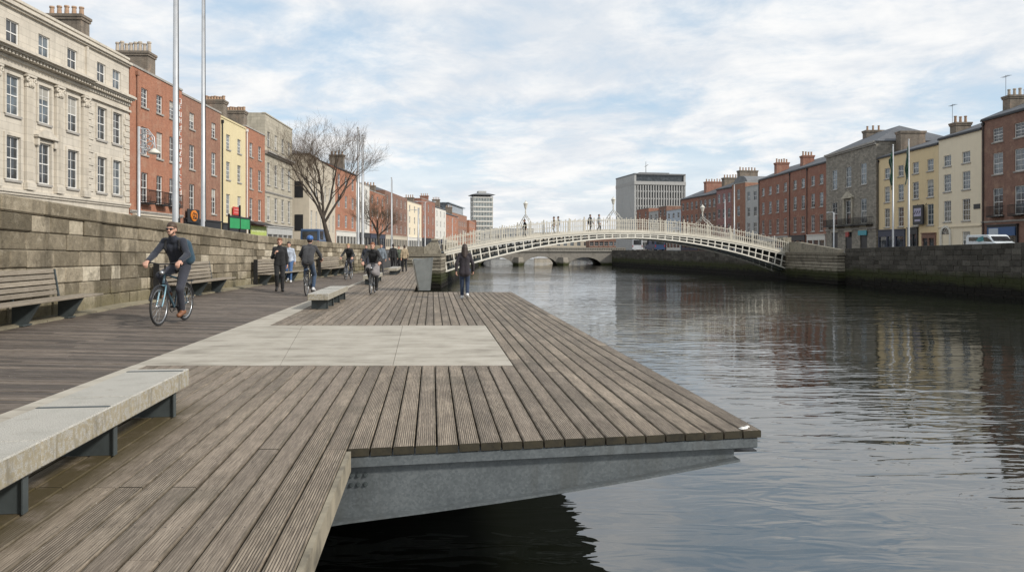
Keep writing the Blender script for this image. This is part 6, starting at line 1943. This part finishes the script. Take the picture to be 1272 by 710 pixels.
# vertical lettered banner between the two brick houses
def vsign(o):
    m = MB(); m.box((-0.32, -0.16, -9.4), (0.32, -0.03, 0.0)); m.build('board', plain('faded red signboard', (0.36, 0.13, 0.075), 0.7), o)
    rnd = random.Random(77); m = MB()
    z = -0.35
    for i in range(17):
        h_ = 0.40
        strokes = [((-0.16, 0), (-0.16, h_)), ((0.16, 0), (0.16, h_)), ((-0.16, h_), (0.16, h_)), ((-0.16, h_/2), (0.16, h_/2)), ((-0.16, 0), (0.16, 0)), ((-0.16, 0), (0.16, h_))]
        for (a, b_) in rnd.sample(strokes, rnd.choice([2, 3, 3, 4])):
            m.tube((a[0], -0.175, z-h_+a[1]), (b_[0], -0.175, z-h_+b_[1]), 0.038, n=5)
        z -= 0.54
    m.build('lettering', M['whitebar'], o)
on_front(BB2, 'shop_sign', 'tall vertical red sign with a column of white letters between two brick houses', 'sign', BB2.L-0.75, 14.3, vsign)
def orange(o):
    m = MB(); m.bbox((-1.25, -0.30, -0.62), (1.25, -0.20, 0.55), 0.02); m.build('board', M['black'], o)
    m = MB(); m.lathe([(0.62, 0.0), (0.62, 0.05), (0.5, 0.06)], n=20); m.v = [(p[0]*1.15, -0.305-p[2], p[1]*0.78) for p in m.v]; m.build('emblem', plain('orange emblem', (0.62, 0.19, 0.012), 0.5), o)
    m = MB()
    m.ring((-0.2, -0.368, 0.05), 0.2, 0.04, 'y', 14, 5); m.ring((0.22, -0.368, 0.0), 0.2, 0.04, 'y', 14, 5); m.tube((-0.45, -0.368, -0.25), (0.45, -0.368, -0.25), 0.04, n=5); m.build('emblem_mark', M['black'], o)
on_front(brown, 'shop_sign', 'black shop sign with a round orange emblem on the brown brick house', 'sign', 1.75, 4.35, orange)
def red(o):
    m = MB(); m.bbox((-0.95, -0.22, -0.42), (0.95, -0.12, 0.42), 0.02); m.build('board', plain('bright red signboard', (0.50, 0.035, 0.025), 0.5), o)
    m = MB()
    for zz, pts in ((0.14, 5), (-0.16, 4)):
        for i in range(pts): x = -0.6+i*1.2/(pts-1); m.ring((x, -0.225, zz), 0.085, 0.024, 'y', 10, 4)
    m.build('lettering', plain('pale pink lettering', (0.62, 0.30, 0.26), 0.6), o)
on_front(yel, 'shop_sign', 'small bright red sign on the yellow house front', 'sign', 3.9, 5.3, red)
def greens(o):
    for i in range(2):
        x = -2.6+i*2.75
        m = MB(); m.bbox((x, -0.16, -0.55), (x+2.6, -0.04, 0.40), 0.02); m.build('panel', plain('bright green hoarding', (0.022, 0.30, 0.095), 0.5), o)
        m = MB(); m.box((x, -0.2, 0.41), (x+2.6, 0.0, 0.55)); m.build('rail', M['black'], o)
    for x in (-2.72, 0.06, 2.85):
        m = MB(); m.box((x, -0.18, -2.7), (x+0.1, -0.02, 1.6 if abs(x) < 0.5 else 0.7)); m.build('post', M['black'], o)
q = yel.root.matrix_basis @ V3((-3.9, -3.0, 0))
o = empty('hoarding', (q.x, q.y, 3.85), yel.root.rotation_euler.z); tag(o, 'bright green hoarding of two panels with black posts below the yellow house', 'hoarding'); greens(o)
def lime(o):
    m = MB(); m.bbox((-2.9, -0.36, -0.5), (2.9, -0.2, 0.55), 0.02); m.build('board', plain('lime green signboard', (0.42, 0.50, 0.13), 0.6), o)
    m = MB()
    for i in range(9): x = -2.2+i*0.55; m.ring((x, -0.365, 0.05), 0.17, 0.035, 'y', 12, 4)
    m.build('lettering', plain('pale lettering', (0.62, 0.66, 0.42), 0.6), o)
    m = MB(); m.poly([(-3.1, -0.2, 0.75), (3.1, -0.2, 0.75), (3.1, -1.1, 0.62), (-3.1, -1.1, 0.62), (-3.1, -0.2, 1.05), (3.1, -0.2, 1.05), (3.1, -1.1, 0.70), (-3.1, -1.1, 0.70)], [(0,1,2,3),(7,6,5,4),(0,4,5,1),(1,5,6,2),(2,6,7,3),(3,7,4,0)]); m.build('canopy', M['black'], o)
on_front(org, 'shop_sign', 'lime green shop sign under a black canopy on the orange brick house', 'sign', 3.3, 3.45, lime)
# hanging sign on the buff yellow house across the water
ybu = Fr(front('buff yellow house'))
def hang(o):
    m = MB(); m.bbox((-1.05, -0.55, -1.15), (1.05, -0.35, 1.15), 0.03); m.build('board', M['black'], o)
    m = MB(); m.bbox((-0.75, -0.575, -0.2), (0.75, -0.552, 0.75), 0.01); m.bbox((-0.6, -0.575, -0.8), (0.6, -0.552, -0.55), 0.01); m.build('panel', plain('pale violet panel', (0.34, 0.32, 0.42), 0.5), o)
    m = MB()
    for x in (-0.45, 0.05, 0.5): m.tube((x-0.18, -0.585, 0.1), (x+0.12, -0.585, 0.45), 0.04, n=5)
    m.build('lettering', M['black'], o)
    m = MB(); m.tube((-0.9, -0.36, 0.8), (-0.9, 0, 1.3), 0.03); m.tube((0.9, -0.36, 0.8), (0.9, 0, 1.3), 0.03); m.build('bracket', M['iron'], o)
on_front(ybu, 'hanging_sign', 'black hanging sign with a pale violet panel on the buff yellow house', 'sign', ybu.root.location.y-RY(1145.5), 5.45, hang)

# ------------------------------------------------------------------ vehicles
M['tail'] = plain('red lamp', (0.35, 0.02, 0.02), 0.3)
def van(label, loc, rz, L, W, Hh, paint, stripe=None, box=False):
    root = empty('van', loc, rz); tag(root, label, 'van', 'vans parked along the quays')
    prof = [(-L/2, 0.35), (-L/2, Hh-0.1), (-L/2+0.1, Hh), (L/2-1.55, Hh), (L/2-1.35, Hh-0.06), (L/2-0.75, 1.12), (L/2-0.12, 0.95), (L/2, 0.78), (L/2, 0.35)]
    m = MB(); n = len(prof); rings = []
    for (y, k) in ((-W/2, 0.0), (-W/2+0.06, 1.0), (W/2-0.06, 1.0), (W/2, 0.0)):
        rings.append([(x*(1 if k else 0.985), y*(1.0 if z < 1.1 else 0.93), z-(0 if k else 0.04)*(z > 1)) for x, z in prof])
    for a, b_ in zip(rings, rings[1:]):
        for i in range(n): j = (i+1) % n; m.face([a[i], b_[i], b_[j], a[j]][::-1])
    m.face(rings[0]); m.face(rings[-1][::-1])
    m.build('body', paint, root)
    for sg in (-1, 1):
        yy = sg*(W/2*0.945+0.006)
        for q in ([(L/2-1.5, yy, Hh-0.2), (L/2-0.85, yy, 1.15), (L/2-1.9, yy, 1.15), (L/2-1.9, yy, Hh-0.2)], [(-L/2+0.4, yy, Hh-0.2), (-L/2+1.6, yy, Hh-0.2), (-L/2+1.6, yy, 1.2), (-L/2+0.4, yy, 1.2)]):
            m = MB(); m.extrude(q, (0, sg*0.015, 0)); m.build('side_window', M['glass'], root)
    m = MB(); m.extrude([(L/2-1.33, -W*0.40, Hh-0.13), (L/2-0.78, -W*0.42, 1.17), (L/2-0.78, W*0.42, 1.17), (L/2-1.33, W*0.40, Hh-0.13)], (0.03, 0, 0.02)); m.build('windscreen', M['glass'], root)
    m = MB(); m.box((-L/2-0.012, -W*0.38, 1.2), (-L/2-0.002, W*0.38, Hh-0.25)); m.build('rear_window', M['glass'], root)
    for sx in (-L/2+0.85, L/2-0.9):
        for sg in (-1, 1):
            w_ = MB(); w_.tube((sx, sg*(W/2-0.18), 0.33), (sx, sg*(W/2+0.01), 0.33), 0.33, n=20); t = w_.build('wheel', M['tyre'], root)
            h_ = MB(); h_.tube((sx, sg*(W/2+0.011), 0.33), (sx, sg*(W/2+0.02), 0.33), 0.2, n=16); h_.build('rim', M['chrome'], t)
    for sg in (-1, 1):
        m = MB(); m.box((-L/2-0.015, sg*W*0.43-0.07, 0.8), (-L/2-0.002, sg*W*0.43+0.07, 1.15)); m.build('tail_light', M['tail'], root)
        m = MB(); m.box((L/2-0.06, sg*W*0.36-0.14, 0.72), (L/2+0.012, sg*W*0.36+0.14, 0.86)); m.build('headlight', M['chrome'], root)
    if stripe:
        m = MB()
        for sg in (-1, 1):
            yy = sg*(W/2+0.004)
            m.extrude([(-L/2+1.0, yy*0.94, 1.35), (L/2-2.0, yy*0.94, 1.62), (L/2-1.9, yy*0.94, 1.2), (-L/2+1.8, yy*0.97, 1.12)], (0, sg*0.012, 0))
        m.build('stripe', stripe, root)
    return root
van('blue panel van parked behind the wall near the large bare tree', (-20.6, 76.5, ROAD), R(90), 5.4, 2.0, 2.35, plain('mid blue van paint', (0.03, 0.07, 0.15), 0.35, coat=0.4))
van('white van with a teal stripe parked before the brown brick house across the water', (40.4, 61.0, 0.95), R(-90), 4.3, 1.75, 1.72, plain('white van paint', (0.66, 0.70, 0.72), 0.35, coat=0.4), plain('teal stripe', (0.03, 0.20, 0.22), 0.4))
van('white van passing on the far road at the arched bridge end', (24.6, 142, 0.95), R(80), 5.2, 2.0, 2.4, plain('white paint', (0.62, 0.64, 0.66), 0.35))
van('deep blue van on the far road beyond the opposite quay wall', (26.2, 133, 0.95), R(100), 5.2, 2.0, 2.3, plain('deep blue paint', (0.025, 0.05, 0.11), 0.35))
